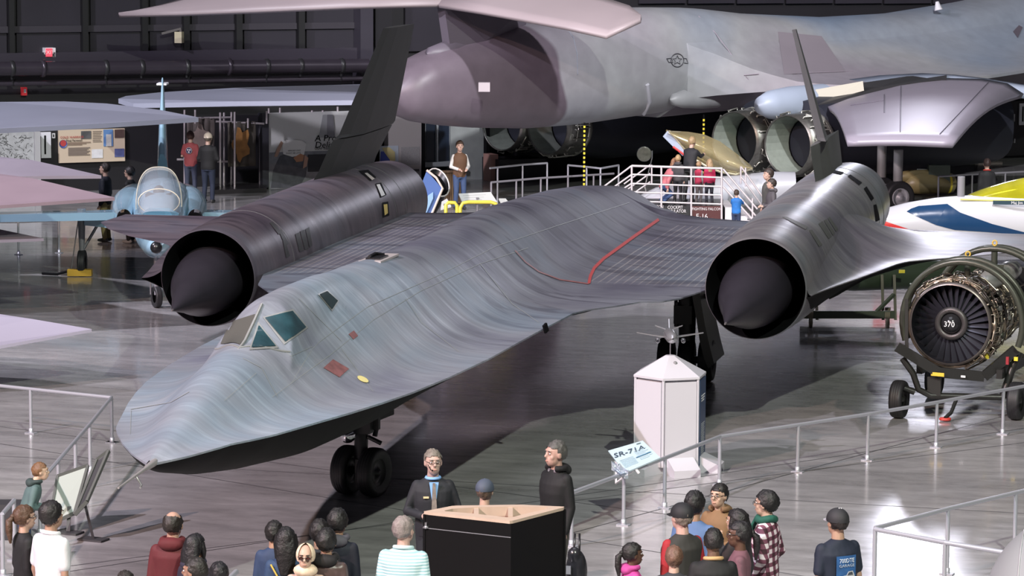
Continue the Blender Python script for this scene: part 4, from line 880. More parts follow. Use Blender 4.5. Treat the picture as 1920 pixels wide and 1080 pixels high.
# engine pods and open nozzles
NZ = mat((.16, .16, .15), .35, .7, noise_amt=.5, nscale=12); PET = mat((.30, .34, .30), .5, .1, noise_amt=.2, nscale=6)
for sd in(1, -1):
    b = MB(); rows = []
    for s in(0.9, 1.3, 2.5, 5, 7.5, 8.6):
        k = float(np.interp(s, [.9, 2.5, 8.6], [.9, 1.08, 1.0])); r = []
        for a in np.linspace(0, 2*PI, 32, endpoint=False):
            ca, sa_ = math.cos(a), math.sin(a); r.append(bl(s, sd*4.3+1.75*k*math.copysign(abs(ca)**.6, ca), 1.75+(1.08*k)*math.copysign(abs(sa_)**.6, sa_)))
        rows.append(r)
    b.grid(rows, closed=True); n = 32; b.add(rows[0], [tuple(range(n))]); b.add(rows[-1], [tuple(range(n))]); b.build('engine_pod', mat((.022, .024, .034), .5, spec=.25), bomb)
    for k in(-1, 1):
        o = bl(0, sd*4.3+k*.9, 1.62)
        b = MB(); b.lathe([(.80, 1.0), (.84, .75), (.80, .45), (.77, 0), (.74, .02), (.70, .9), (.68, 2.9), (.01, 2.95)], o, BA, 40, up=(0, 0, 1)); nz = b.build('nozzle', [NZ], bomb); 
        b = MB(); b.lathe([(.735, .03), (.69, .9), (.62, 1.0)], o, BA, 24, up=(0, 0, 1), smooth=False)
        keep = [f for i, f in enumerate(b.f)]; b.build('nozzle_lining', PET, nz)
        b = MB(); b.lathe([(.66, .85), (.62, 2.6), (.01, 2.65)], o, BA, 24, up=(0, 0, 1)); b.build('nozzle_throat', BLACK, nz)
        rr = random.Random(5+k+sd); b = MB()
        for i in range(34):
            a = rr.uniform(0, 2*PI); a2 = a+rr.uniform(-.5, .5); y1, y2 = rr.uniform(.1, .9), rr.uniform(.1, .9)
            pt = lambda aa, y, r_=.85: o+BA*y+(BB*math.cos(aa)+V(0, 0, 1)*math.sin(aa))*r_
            b.tube([pt(a, y1, .8), pt(a, y1), pt(a, y2), pt(a2, y2), pt(a2, y2, .8)], .018, 5)
        b.build('nozzle_plumbing', mat((.5, .5, .45), .35, .7), nz, kind='stuff')
        b = MB(); b.lathe([(.84, .8), (.86, .82), (.86, .9), (.84, .92)], o, BA, 32, up=(0, 0, 1)); b.build('nozzle_band', mat((.4, .4, .36), .3, .7), nz)
# near fairing bullets over the nozzles
for (u, v, D, L_, r0) in((1256, 187, 81.5, 3.4, .30), (1421, 198, 79.2, 2.6, .46)):
    o = atd(u, v, D)-bo; b = MB(); b.lathe([(.01, 0), (r0*.5, .12), (r0*.8, .5), (r0*.97, 1.3), (r0, L_)], o, (BA+BB*.0).normalized(), 24, up=(0, 0, 1)); b.build('tail_fairing', BM if u == 1256 else BL_, bomb)
# glove rear fairing box with open bay and beige flap
def pt3(u, v, D): return atd(u, v, D)-bo
def slab(name, pts, th, m, **k):
    b = MB(); b.prism(pts, (0, 0, 0), (0, 0, -th)); return fixn(b.build(name, m, bomb, **k))
rows = []
for i in range(13):
    f = i/12; a = [(1420, 205), (1422, 195), (1440, 180), (1480, 168), (1560, 153), (1650, 141), (1730, 137), (1790, 140), (1850, 147), (1920, 158), (1990, 170), (2080, 180), (2160, 190)][i]
    c = [(1450, 212), (1460, 212), (1480, 208), (1500, 203), (1560, 195), (1650, 175), (1730, 160), (1790, 152), (1850, 158), (1920, 168), (1990, 180), (2080, 190), (2160, 200)][i]
    rows.append([pt3(*a, 82.0+f*3), pt3((a[0]+c[0])/2, (a[1]+c[1])/2-2, 81.4+f*3), pt3(*c, 81.0+f*3)])
b = MB(); b.grid(rows); o = b.build('glove_fairing', BL_, bomb); md = o.modifiers.new('s', 'SOLIDIFY'); md.thickness = .25; md.offset = -1
slab('flap_bay', [pt3(1528, 168, 81.6), pt3(1700, 143, 83), pt3(1775, 139, 84), pt3(1775, 146, 81.5), pt3(1650, 163, 80.5), pt3(1535, 196, 79.5)], .1, mat((.03, .03, .032), .5))
b = MB(); b.prism([pt3(1529, 168, 80.3), pt3(1618, 152, 80.3), pt3(1620, 170, 80.2), pt3(1560, 186, 80.2), pt3(1535, 192, 80.2)], (0, 0, 0), cF*.15); fixn(b.build('bay_panel', mat((.42, .40, .33), .6), bomb, label='beige panel inside the flap bay'))
# near wing reaching toward the viewer, slightly domed
rows = []; A_ = [(1542, 197), (1585, 180), (1622, 170), (1689, 154), (1730, 149), (1770, 146), (1844, 148), (1889, 156), (1920, 176)]
B_ = [(1589, 263), (1610, 263), (1640, 262), (1670, 262), (1695, 262), (1720, 263), (1745, 264), (1768, 265), (1787, 266)]
for a, c in zip(A_, B_):
    rows.append([pt3(a[0]+(c[0]-a[0])*t, a[1]+(c[1]-a[1])*t, 82.5-14*t)+V(0, 0, .25*math.sin(PI*t)) for t in np.linspace(0, 1, 12)])
b = MB(); b.grid(rows); o = b.build('wing', BW, bomb, label='pale lavender wing sloping toward the viewer'); md = o.modifiers.new('s', 'SOLIDIFY'); md.thickness = .14; md.offset = -1
for u0, v0, u1, v1 in((1689, 162, 1688, 248), (1853, 155, 1762, 252), (1658, 178, 1658, 212), (1595, 198, 1657, 189)):
    b = MB(); N_ = 10
    bmw = bmesh.new(); bmw.from_mesh(o.data); bv = BVHTree.FromBMesh(bmw); bmw.free(); P = []
    for i in range(N_+1):
        h = bv.ray_cast(CAM-bo, ray(u0+(u1-u0)*i/N_, v0+(v1-v0)*i/N_).normalized())
        if h[0] is not None: P.append(h[0]+V(0, 0, .012))
    if len(P) > 2: b.tube(P, .012, 5); b.build('wing_seam', mat((.12, .11, .14), .5), bomb)
# far wing
b = MB(); P = [pt3(222, 185, 79.5), pt3(236, 180, 80), pt3(300, 173, 81), pt3(450, 164, 82), pt3(672, 158, 83), pt3(900, 150, 84), pt3(900, 192, 78), pt3(670, 188, 77.8), pt3(450, 190, 78.2), pt3(250, 194, 79)]
b.prism(P, (0, 0, 0), (0, 0, -.12)); fixn(b.build('far_wing', mat((.33, .35, .44), .4, noise_amt=.1, nscale=.8), bomb, label='long pale blue-grey far wing'))
# tail: fin and stabilizers
f0 = [pt3(838, 92, 77.2), pt3(905, 76, 77.8), pt3(978, 52, 79), pt3(988, 10, 79), pt3(985, -60, 79), pt3(800, -60, 77), pt3(826, 10, 77)]
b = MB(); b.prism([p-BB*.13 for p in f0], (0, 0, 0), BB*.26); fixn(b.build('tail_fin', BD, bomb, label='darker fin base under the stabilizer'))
b = MB(); b.lathe([(.01, 0), (.16, .1), (.34, .8), (.3, 2.6), (.05, 3.6)], pt3(800, 101, 76.8), BA, 20, up=(0, 0, 1)); b.build('fin_fairing', BD, bomb)
def domed(name, up_, lo_, D1, D2, m, **k):
    rows = [[pt3(a[0]+(c[0]-a[0])*t, a[1]+(c[1]-a[1])*t, d1+(d2-d1)*t)+V(0, 0, .05*math.sin(PI*t)) for t in np.linspace(0, 1, 7)] for a, c, d1, d2 in zip(up_, lo_, D1, D2)]
    b = MB(); b.grid(rows); o = b.build(name, m, bomb, **k); md = o.modifiers.new('s', 'SOLIDIFY'); md.thickness = .1; md.offset = -1
STB = mat((.32, .27, .28), .45, noise_amt=.08, nscale=.6)
domed('stabilizer', [(222, 26), (300, 9), (420, -25), (600, -50), (830, -60)], [(224, 28), (330, 25.5), (480, 20), (650, 12), (832, 7)], [80, 79.5, 79, 78.5, 78], [79.8, 78.8, 78, 77.2, 76.6], STB, label='pinkish grey far stabilizer')
domed('stabilizer', [(880, -60), (980, -40), (1060, -20), (1140, -3), (1180, 10), (1202, 28)], [(822, 8), (900, 20), (980, 34), (1060, 49), (1136, 66), (1200, 36)], [78.5, 77.5, 76.5, 75.5, 74.6, 73.6], [76.5, 75.5, 74.5, 73.6, 72.8, 73.2], STB, label='pinkish grey near stabilizer')
b = MB(); b.box(pt3(908, 163, 75.6), (.28, .28, .22), -YAW); b.build('tail_light_box', mat((.42, .38, .4), .4), bomb)
for (u, v, r) in((1168, 120, .06), (990, 97, .05), (1000, 113, .05), (975, 218, .07), (968, 222, .07)):
    bmf = None; b = MB(); b.ell(pt3(u, v, 80.6), r, 8, 6); b.build('vent', BLACK, bomb)
b = MB(); b.tube([pt3(1760, 19, 90), pt3(1757, 3, 90)], [.13, .05], 8); b.build('blade_antenna', mat((.6, .6, .64), .4), bomb)
# national insignia, outline only, laid on the fuselage side
fo = [o for o in bomb.children if o.name.startswith('fuselage') or o.name.startswith('wing_glove')]
bmx = bmesh.new()
for o in fo: bmx.from_mesh(o.data)
bmesh.ops.translate(bmx, verts=bmx.verts, vec=bo); bv_b = BVHTree.FromBMesh(bmx); bmx.free()
def onb(u, v, off=.02):
    h = bv_b.ray_cast(CAM, ray(u, v).normalized()); return (h[0]-ray(u, v).normalized()*off) if h[0] is not None else None
INK = mat((.05, .05, .06), .5)
def line_b(pts, r, nm, m):
    P = [onb(*p) for p in pts]; P = [p-bo for p in P if p is not None]
    if len(P) > 1: b = MB(); b.tube(P, r, 5); return b.build(nm, m, bomb)
line_b([(1270+12*math.cos(a), 113+12.5*math.sin(a)) for a in np.linspace(0, 2*PI, 25)], .012, 'insignia_ring', INK)
line_b([(1250, 110), (1259, 109), (1262, 117), (1254, 117), (1250, 110)], .010, 'insignia_bar', INK); line_b([(1281, 109), (1287, 110), (1290, 119), (1283, 118)], .010, 'insignia_bar', INK)
line_b([(1270+(9 if k % 2 == 0 else 4)*math.cos(PI*k/5-PI/2), 113+(9 if k % 2 == 0 else 4)*math.sin(PI*k/5-PI/2)) for k in range(11)], .009, 'insignia_star', INK)
line_b([(1060, 50), (1075, 70), (1082, 100), (1083, 140)], .012, 'panel_line', mat((.3, .33, .4), .5))
line_b([(1310, 30), (1340, 60), (1370, 100), (1400, 145), (1432, 185)], .012, 'panel_line', mat((.25, .22, .26), .5))
line_b([(1395, 141), (1420, 139), (1520, 136), (1600, 133)], .012, 'panel_line', mat((.25, .22, .26), .5))
for q in([(1213, 158), (1217, 190), (1207, 213)],): line_b(q, .07, 'pale_stripe', mat((.5, .5, .56), .5))
drp = drape(bv_b, [(1899, 60), (1910, 48), (1917, 52), (1908, 72)], 'dark_hatch', BD, None, 3, 3, .02)
drp.parent = bomb; drp.location = -bo
drp = drape(bv_b, [(1458, 60), (1540, 68), (1585, 135), (1470, 140)], 'camouflage_patch', mat((.245, .22, .25), .42), None, 8, 8, .012)
drp.parent = bomb; drp.location = -bo
# main gear
for (u, v, D, r) in((1683, 360, 78.0, .42), (1652, 362, 79.5, .40)):
    o = atd(u, v, D)-bo; o.z = r; b = MB(); wheel(b, o, r, .38, (BB*.75-FW*.66).normalized()); w_ = b.build('main_tire', RUBBER, bomb)
    b = MB(); b.lathe([(.001, .2), (.06, .2), (.1, .12), (.2, .1), (.235, .19), (.24, 0)], o, (BB*.75-FW*.66).normalized(), 20); b.build('wheel_hub', mat((.55, .55, .58), .3, .6), w_)
    b = MB(); b.tube([o, o+V(0, 0, 1.2)], .12, 10); b.build('gear_leg', mat((.2, .2, .2), .4), bomb)
# gold bombs on a rack, lamp, striped poles
t = thing('bomb_cart', 'olive brown bombs with yellow bands on a low cart by the bomber wheel', 'bombs', None, atz(1735, 388)); o_ = t.location; D0 = dep(o_)
BR = mat((.24, .2, .09), .4, noise_amt=.15, nscale=4)
for (u, v, r, L_) in((1712, 345, .27, 1.0), (1700, 331, .17, .9)):
    b = MB(); c = atd(u, v, D0)-o_; ax = (RT*.93+FW*.3).normalized(); b.lathe([(.01, -.25), (r*.8, -.12), (r, .1), (r, L_), (r*.92, L_+.1), (r*.7, L_+.15), (.01, L_+.2)], c, ax, 24); bo_ = b.build('bomb', BR, t)
    b = MB(); b.lathe([(r+.005, L_-.06), (r+.005, L_)], c, ax, 24); b.build('yellow_band', YEL, bo_)
b = MB(); b.box(V(.1, 0, .25), (1.6, .7, .08), -YAW); b.box(V(-.3, 0, .12), (.1, .6, .24), -YAW); b.box(V(.6, 0, .12), (.1, .6, .24), -YAW); b.build('cart_frame', mat((.05, .05, .04), .5), t)
e = MB().box(atd(1760, 327, 80), (.55, .3, .5), -YAW).build('green_board', mat((.06, .08, .06), .5)); tag(e, 'dark green board hanging under the bomber pod', 'panel')
e = MB().box(atd(1738, 330, 80.3), (.5, .2, .35), -YAW).build('pale_panel', mat((.45, .52, .48), .5)); tag(e, 'pale greenish panel beside the dark green board', 'panel')
def striped(u, v0, D, label):
    t = thing('striped_pole', label, 'pole', None, atd(u, 345, D)); t.location.z = 0; zt = (atd(u, v0, D)).z; n = int(zt/.11)
    for i in range(n): b = MB(); b.tube([V(0, 0, i*.11), V(0, 0, i*.11+.055)], .028, 6); b.build('yellow_band', YEL, t)
    b = MB(); b.tube([V(0, 0, 0), V(0, 0, zt)], .024, 6); b.build('pole_core', BLACK, t)
striped(1095, 229, 77, 'thin black and yellow striped pole under the bomber belly'); striped(1318, 214, 78, 'thin black and yellow striped pole above the golden canopy')
t = thing('floodlight', 'round glass floodlight on a stand beneath the bomber', 'lamp', None, atz(1209, 350)); D0 = dep(t.location); c = atd(1208, 289, D0)-t.location
b = MB(); b.lathe([(.01, .3), (.2, .25), (.21, 0), (.19, 0)], c, FW, 20); b.build('lamp_housing', mat((.3, .3, .3), .3, .6), t); b = MB(); b.lathe([(.001, -.01), (.19, 0)], c, FW, 20); b.build('lamp_glass', mat((.35, .34, .3), .15, .3, noise_amt=.5, nscale=12), t)
b = MB(); b.tube([V(0, 0, 0), c+V(.22, 0, -.1), c+V(.22, 0, .1)], .02, 6); b.build('lamp_stand', STEEL, t)
# ================================================================ red, white and blue fighter at right
D0 = 66.0; fo_ = atd(1800, 440, D0); fo_.z = 0
fj = thing('display_fighter', 'red, white and blue fighter with a yellow canopy at right', 'airplane', None, fo_)
rows = []; st = [(1500, 428, 2, 0), (1560, 426, 14, 0), (1620, 424, 25, 0), (1660, 422, 31, 0), (1700, 420, 40, 0), (1760, 420, 50, 0), (1830, 421, 56, 0), (1920, 424, 60, 0), (2050, 426, 66, 0), (2300, 430, 66, 0), (2500, 430, 40, 0)]
fa = (RT*.97+FW*.25).normalized(); us = [a[0] for a in st]
for u in np.linspace(1500, 2500, 60):
    cv = float(np.interp(u, us, [a[1] for a in st])); r = float(np.interp(u, us, [a[2] for a in st]))/87.8; d = (u-1800)/87.8*.24; c = atd(u, cv, D0+d)-fo_
    rows.append([c+V(0, 0, 1)*r*math.sin(a)+V(fa.y, -fa.x, 0)*r*1.05*math.cos(a) for a in np.linspace(0, 2*PI, 36, endpoint=False)])
b = MB(); b.grid(rows, closed=True); fb = b.build('fuselage', mat((.58, .59, .62), .3, coat=.4), fj)
bmx = bmesh.new(); bmx.from_mesh(fb.data); bmesh.ops.translate(bmx, verts=bmx.verts, vec=fo_); bv = BVHTree.FromBMesh(bmx); bmx.free()
NAVY = mat((.012, .05, .13), .25, coat=.5); REDP = mat((.6, .04, .04), .3, coat=.5)
def dl(q, nm, m, nu=6, nv=16):
    o = drape(bv, q, nm, m, None, nu, nv, .012); o.parent = fj; o.location = -fo_
dl([(1640, 410), (1656, 414), (1712, 432), (1640, 445)], 'red_flash', REDP)
T_ = [(1708, 392), (1722, 387), (1776, 383), (1800, 399), (1860, 420), (1935, 439)]; B__ = [(1700, 397), (1725, 409), (1755, 422), (1790, 431), (1850, 435), (1935, 442)]
for k in range(5): dl([T_[k], T_[k+1], B__[k+1], B__[k]], 'navy_sweep', NAVY, 6, 6)
rows = []
for i in range(15):
    t_ = i/14; u = 1802+t_*260; hgt = 52*math.sin(PI*min(1, t_*.62+.0))**.8; c0 = atd(u, 374+t_*2, D0+(u-1800)/87.8*.24)-fo_; w = .42*math.sin(PI*min(.98, .05+t_*.55))**.5
    rows.append([c0+V(fa.y, -fa.x, 0)*w*math.cos(a)+V(0, 0, hgt/87.8)*math.sin(a) for a in np.linspace(0, PI, 15)])
b = MB(); b.grid(rows); b.build('canopy', mat((.42, .40, .015), .08, 0, .8, trans=.3, coat=.5, noise_amt=.35, nscale=2.5), fj, label='yellow tinted bubble canopy')
b = MB(); b.tube([atd(1801, 374, D0-.42)-fo_, atd(1860, 376, D0-.3)-fo_, atd(1960, 377, D0)-fo_], .02, 6); b.build('canopy_sill', mat((.7, .65, .2), .4), fj)
TF = Matrix((RT, V(0, 0, 1), -FW)).transposed()
b = MB(); p = atd(1895, 380, D0-.45)-fo_; b.box(p, (.75, .02, .085), -YAW); b.build('name_plate', mat((.03, .06, .08), .4), fj)
text('name_lettering', 'Maj Jim', .085, mat((.8, .8, .8), .4), fj, atd(1907, 380.5, D0-.48)-fo_, TF)
b = MB(); b.tube([atd(1710, 434, D0-.6)-fo_, atd(1717, 428, D0-.7)-fo_], .012, 6); b.build('data_probe', STEEL, fj)
b = MB(); b.tube([V(0, 0, .35), V(0, 0, 2.0)], .08, 10); wheel(b, V(0, 0, .3), .3, .2, FW.cross(V(0, 0, 1))); b.build('nose_gear', MIDGREY, fj)
# ================================================================ cockpit simulator
so = atz(1270, 425); D0 = dep(so); so = V(so.x, so.y, 0)
sim = thing('simulator_platform', 'low railed visitor platform with steps beside the golden canopy', 'platform', None, so)
def sp(u, v, dd=0): return atd(u, v, D0+dd)-so
zf = (atd(1270, 388, D0)).z
pl = [sp(1183, 430), sp(1355, 430), sp(1355, 430, 2.2), sp(1183, 430, 2.2)]; pl = [V(p.x, p.y, 0) for p in pl]
b = MB(); b.prism(pl, (0, 0, .0), (0, 0, zf)); fixn(b.build('platform_deck', mat((.02, .019, .02), .4), sim))
TS = Matrix((RT, V(0, 0, 1), -FW)).transposed(); LET = mat((.62, .6, .6), .5)
for (u0, u1, c) in((1186, 1236, (.06, .02, .02)), (1240, 1292, (.02, .02, .022)), (1296, 1352, (.07, .022, .022))):
    a, c2 = sp(u0, 386, -.06), sp(u1, 416, -.06); b = MB(); b.box((a+c2)/2, (abs((c2-a).dot(RT)), .03, abs(a.z-c2.z)), -YAW); b.build('sign_board', mat(c, .4), sim)
for (u, v, s, z, sx) in((1218, 387.5, 'FIGHTING FALCON', .095, .8), (1266, 389, 'COCKPIT', .11, .8), (1268, 396, 'SIMULATOR', .11, .8), (1325, 392, 'FIGHTING FALCON', .095, .85), (1316, 406, 'F-16', .17, .95), (1208, 401, '6', .17, .95)):
    text('sign_lettering', s, z, LET, sim, sp(u, v, -.10), TS, sx=sx)
SR_ = mat((.66, .6, .62), .3, .5)
def bar(a, c, r=.022, nm='platform_rail', dd=0, d2=None): b = MB(); b.tube([sp(*a, dd), sp(*c, dd if d2 is None else d2)], r, 8); b.build(nm, SR_, sim)
for (u, a, c) in((1184.5, 311, 383), (1240, 312, 412), (1296, 314, 412), (1353, 317, 412)): bar((u, a), (u, c), .026, 'platform_post', -.1)
for v0, v1 in((311, 316), (327, 333), (344, 350), (360, 366), (377, 383)): bar((1184, v0), (1354, v1), .022 if v0 > 311 else .03, 'platform_rail', -.1)
for k in range(5): bar((1184, 311+k*16.5), (1132, 350+k*14), .022, 'stair_rail', -.1)
for k in range(3): bar((1219, 309+k*16), (1170, 345+k*15), .02, 'stair_rail', 2.2)
bar((1222, 309), (1222, 345), .022, 'platform_post', 2.2)
for v0, v1 in((317, 392), (334, 408), (350, 422)): bar((1356, v0), (1420, v1), .024, 'stair_rail', -.1)
for v0, v1 in((313, 372), (332, 390)): bar((1390, v0), (1432, v1), .022, 'stair_rail', 1.2)
bar((1389, 312), (1389, 345), .022, 'platform_post', 1.2); bar((1398, 314), (1398, 350), .02, 'platform_post', 1.2); bar((1411, 372), (1411, 410), .024, 'platform_post', -.1)
for k in range(4): b = MB(); p = sp(1362+k*13, 430, .9); b.box(V(p.x, p.y, zf*(1-k*.22)/2), (.2, 1.8, zf*(1-k*.22)), -YAW); b.build('step', mat((.55, .53, .55), .5), sim)
# simulator cockpit with raised golden canopy
ck = thing('cockpit_simulator', 'white cockpit mock-up with a raised golden transparent canopy', 'simulator', None, so+FW*2.6); co = ck.location; D1 = dep(co)
def cp(u, v, dd=0): return atd(u, v, D1+dd)-co
b = MB(); rows = []
for u, cv, r in((1175, 385, .1), (1230, 375, .32), (1300, 368, .42), (1380, 362, .46), (1440, 356, .46), (1490, 352, .4)):
    c = cp(u, cv); rows.append([c+V(0, 0, 1)*r*math.sin(a)*1.0+FW*r*math.cos(a) for a in np.linspace(0, 2*PI, 20, endpoint=False)])
b.grid(rows, closed=True); b.build('mockup_body', mat((.36, .37, .40), .4), ck)
b = MB(); b.box(V(cp(1330, 400).x, cp(1330, 400).y, .2), (3.4, .5, .4), -YAW); b.build('mockup_stand', DKGREY, ck)
up_ = [(1255, 245), (1290, 247), (1320, 252), (1350, 265), (1380, 287), (1400, 303), (1413, 315)]; lo_ = [(1250, 252), (1283, 282), (1305, 300), (1325, 312), (1350, 322), (1380, 327), (1411, 316)]
rows = []
for a, c in zip(up_, lo_):
    r = []
    for t_ in np.linspace(0, 1, 15):
        k = math.sin(PI*t_); r.append(cp(a[0]+(c[0]-a[0])*t_, a[1]+(c[1]-a[1])*t_, -.45*k))
    rows.append(r)
b = MB(); b.grid(rows); b.grid([[p+FW*.9*math.sin(PI*j/14) for j, p in enumerate(r)] for r in rows])
GC = mat((.50, .42, .22), .06, .25, .8, alpha=.55, coat=.5); b.build('canopy', GC, ck, label='smoky golden canopy tilted open')
b = MB(); b.tube([cp(*p, -.1) for p in lo_], .035, 8); b.tube([cp(1250, 250), cp(1255, 246, -.2), cp(1285, 282, -.3), cp(1290, 292, 0)], .03, 8); b.build('canopy_frame', mat((.55, .5, .35), .3, .5), ck)
b = MB(); b.prism([cp(1243, 256, -.3), cp(1252, 245, -.3), cp(1284, 283, -.3), cp(1280, 293, -.3)], (0, 0, 0), FW*.05); fixn(b.build('canopy_bow', mat((.3, .35, .45), .3), ck))
b = MB(); b.tube([cp(1262, 275, -.35), cp(1284, 291, -.35)], .03, 6); b.build('red_handle', REDP, ck)
# people around the simulator (on the deck)
PB = dict(vox=.02, base=zf)
def on_deck(u, dd): p = sp(u, 430, dd)+so; return (p.x, p.y, zf)
person('girl in a pink hooded top crouching on the platform', 0, 0, 1.50, turn=-70, top=(.75, .22, .25), legs=(.05, .1, .25), hair=(.3, .15, .08), hairstyle='long', loc=on_deck(1243, .8), crouch=.32, lean=.5, **PB)
person('blond boy in a grey hooded top on the platform', 0, 0, 1.20, turn=-20, top=(.07, .065, .07), legs=(.02, .02, .025), hair=(.45, .3, .15), hairstyle='full', loc=on_deck(1270, .7), hood=(.08, .075, .08), **PB)
person('fair-haired man in black and red leaning over the simulator', 0, 0, 1.62, turn=-30, top=(.02, .02, .025), legs=(.09, .09, .095), hair=(.4, .28, .15), loc=on_deck(1290, 1.2), lean=.25, arms='reach', **PB)
person('child in a crimson vest with a grey jumper at the rail', 0, 0, 1.05, turn=-40, top=(.5, .03, .08), legs=(.12, .1, .1), hair=(.35, .22, .12), hairstyle='full', loc=on_deck(1309, .6), sleevecol=(.3, .28, .28), sleeves='none', **PB)
person('long-haired girl in a crimson top at the platform corner', 0, 0, 1.12, turn=10, top=(.55, .02, .09), legs=(.02, .02, .03), hair=(.4, .27, .15), hairstyle='long', loc=on_deck(1329, .5), **PB)
person('boy in a bright blue jacket beside the platform steps', 1381, 355, 1.10, turn=-15, top=(.01, .13, .42), legs=(.03, .05, .12), hair=(.05, .03, .02), arms='reach', vox=.02, topmat=mat((.01, .12, .38), .7, noise_amt=.6, nscale=9))
person('man in olive grey behind the youth by the steps', 1441, 316, 1.72, turn=110, top=(.11, .11, .1), legs=(.04, .04, .05), hair=(.04, .025, .02), hairstyle='full', vox=.018)
person('dark-haired youth in a grey hoodie by the steps', 1447, 335, 1.52, turn=100, top=(.10, .09, .10), legs=(.03, .03, .05), hair=(.03, .02, .015), hairstyle='full', vox=.018, hood=(.12, .11, .12), arms='front')
person('lone visitor in a black coat by the right wall', 1851, 297, 1.66, turn=5, top=(.012, .012, .014), legs=(.02, .02, .03), hair=(.03, .015, .012), vox=.022, collar=(.4, .04, .03))
person('man in a red T-shirt viewing the hanging hides', 357, 246, 1.74, turn=-10, top=(.5, .10, .11), legs=(.05, .06, .1), hair=(.06, .025, .02), arms='front', sleeves='short', vox=.018, hairstyle='full')
mn, H_, q_ = person('man in a black jacket and pale cap beside the red T-shirt', 390, 249, 1.80, turn=-15, top=(.008, .008, .009), legs=(.02, .03, .06), hair=(.1, .08, .06), arms='front', vox=.018, cap=((.72, .62, .5), (.72, .62, .5)), fat=1.1)
person('man in a navy tracksuit top and khaki trousers walking left', 197, 305, 1.80, turn=75, top=(.008, .012, .025), legs=(.36, .29, .13), hair=(.03, .02, .015), vox=.018)
person('youth in sunglasses and black clothes walking left', 243, 312, 1.74, turn=70, top=(.01, .01, .011), legs=(.01, .01, .012), hair=(.01, .008, .008), hairstyle='full', vox=.018, glasses=True, shoes=(.3, .3, .3))
for o in list(COL.objects):
    if o.get('label', '').startswith('man in a red T-shirt'):
        b = MB(); b.lathe([(.001, -.012), (.085, -.012), (.085, 0)], (0, -.15, 1.74*.72), (0, 1, 0), 20); b.build('shirt_emblem', mat((.6, .6, .6), .6), o)
        b = MB(); b.lathe([(.001, -.014), (.078, -.014)], (0, -.15, 1.74*.72), (0, 1, 0), 20); e2 = b.build('emblem_field', mat((.04, .03, .09), .6), o)
        for a in(.6, 2.5, 4.7): b = MB(); b.lathe([(.001, -.017), (.022, -.017)], (.035*math.cos(a), -.15, 1.74*.72+.035*math.sin(a)), (0, 1, 0), 6); b.build('emblem_star', WHITE, e2)
# ================================================================ light blue jet at left
o_ = atd(298, 420, 62); o_.z = 0; D0 = dep(o_)
bj = thing('light_blue_jet', 'small light blue jet with a bubble canopy facing the viewer at left', 'airplane', None, o_)
LB = mat((.30, .48, .60), .25, .1, coat=.5, noise_amt=.1, nscale=1); LBD = mat((.10, .26, .36), .3, coat=.4)
def bp(u, v, d=0): return atd(u, v, D0+d)-o_
rows = []
for (u, v, rx, rz, d) in((293, 466, 2, 2, -4.3), (293, 465, 12, 12, -4.15), (293, 458, 28, 26, -3.4), (294, 445, 38, 34, -2.6), (296, 432, 46, 40, -1.8), (298, 420, 50, 42, -1.0), (300, 408, 50, 44, 0), (302, 395, 56, 50, 1.2), (303, 388, 62, 50, 2.4), (304, 380, 60, 48, 4), (305, 372, 45, 40, 7), (305, 365, 20, 20, 10)):
    s = 5797/(D0+d); rows.append([bp(u+rx*math.cos(a), v-rz*math.sin(a), d) for a in np.linspace(0, 2*PI, 32, endpoint=False)])
b = MB(); b.grid(rows, closed=True); b.build('fuselage', LB, bj)
b = MB(); b.ell(bp(293, 464, -4.25), .115, 14, 10); b.build('nose_ball', BLACKG, bj)
b = MB(); rows = []
for (cv, rx, rz, d) in((402, 30, 6, -2.3), (400, 38, 34, -1.9), (398, 41, 58, -1.2), (393, 42, 80, -.3), (388, 41, 72, .6), (384, 34, 50, 1.4), (380, 20, 22, 2.2)): rows.append([bp(298+rx*math.copysign(abs(math.cos(a))**.75, math.cos(a)), cv-rz*math.sin(a)**.75, d) for a in np.linspace(0, PI, 25)])
b.grid(rows); b.build('canopy', mat((.55, .58, .62), .05, 0, .9, alpha=.35, coat=1), bj, label='clear bubble canopy')
b = MB(); b.tube([bp(298+43*math.copysign(abs(math.cos(a))**.75, math.cos(a)), 394-81*max(0, math.sin(a))**.75, -.3) for a in np.linspace(0, PI, 25)], .009, 6); b.build('canopy_bow', mat((.55, .52, .42), .4), bj); b = MB(); b.tube([bp(298+39*math.cos(a), 378-24*math.sin(a), -1.6) for a in np.linspace(-PI, PI, 25)], .012, 6); b.build('windshield_bow', mat((.55, .52, .42), .4), bj)
b = MB(); b.box(bp(298, 385, .3), (.5, .4, .5), -YAW); b.ell(bp(298, 360, .3), (.12, .12, .14)); b.build('seat', mat((.06, .06, .06), .6), bj)
b = MB(); b.prism([bp(262, 402, -2), bp(280, 392, -1.8), bp(316, 392, -1.8), bp(336, 402, -2), bp(330, 416, -2.8), bp(266, 416, -2.8)], (0, 0, 0), (0, 0, .02)); fixn(b.build('glare_shield', LBD, bj))
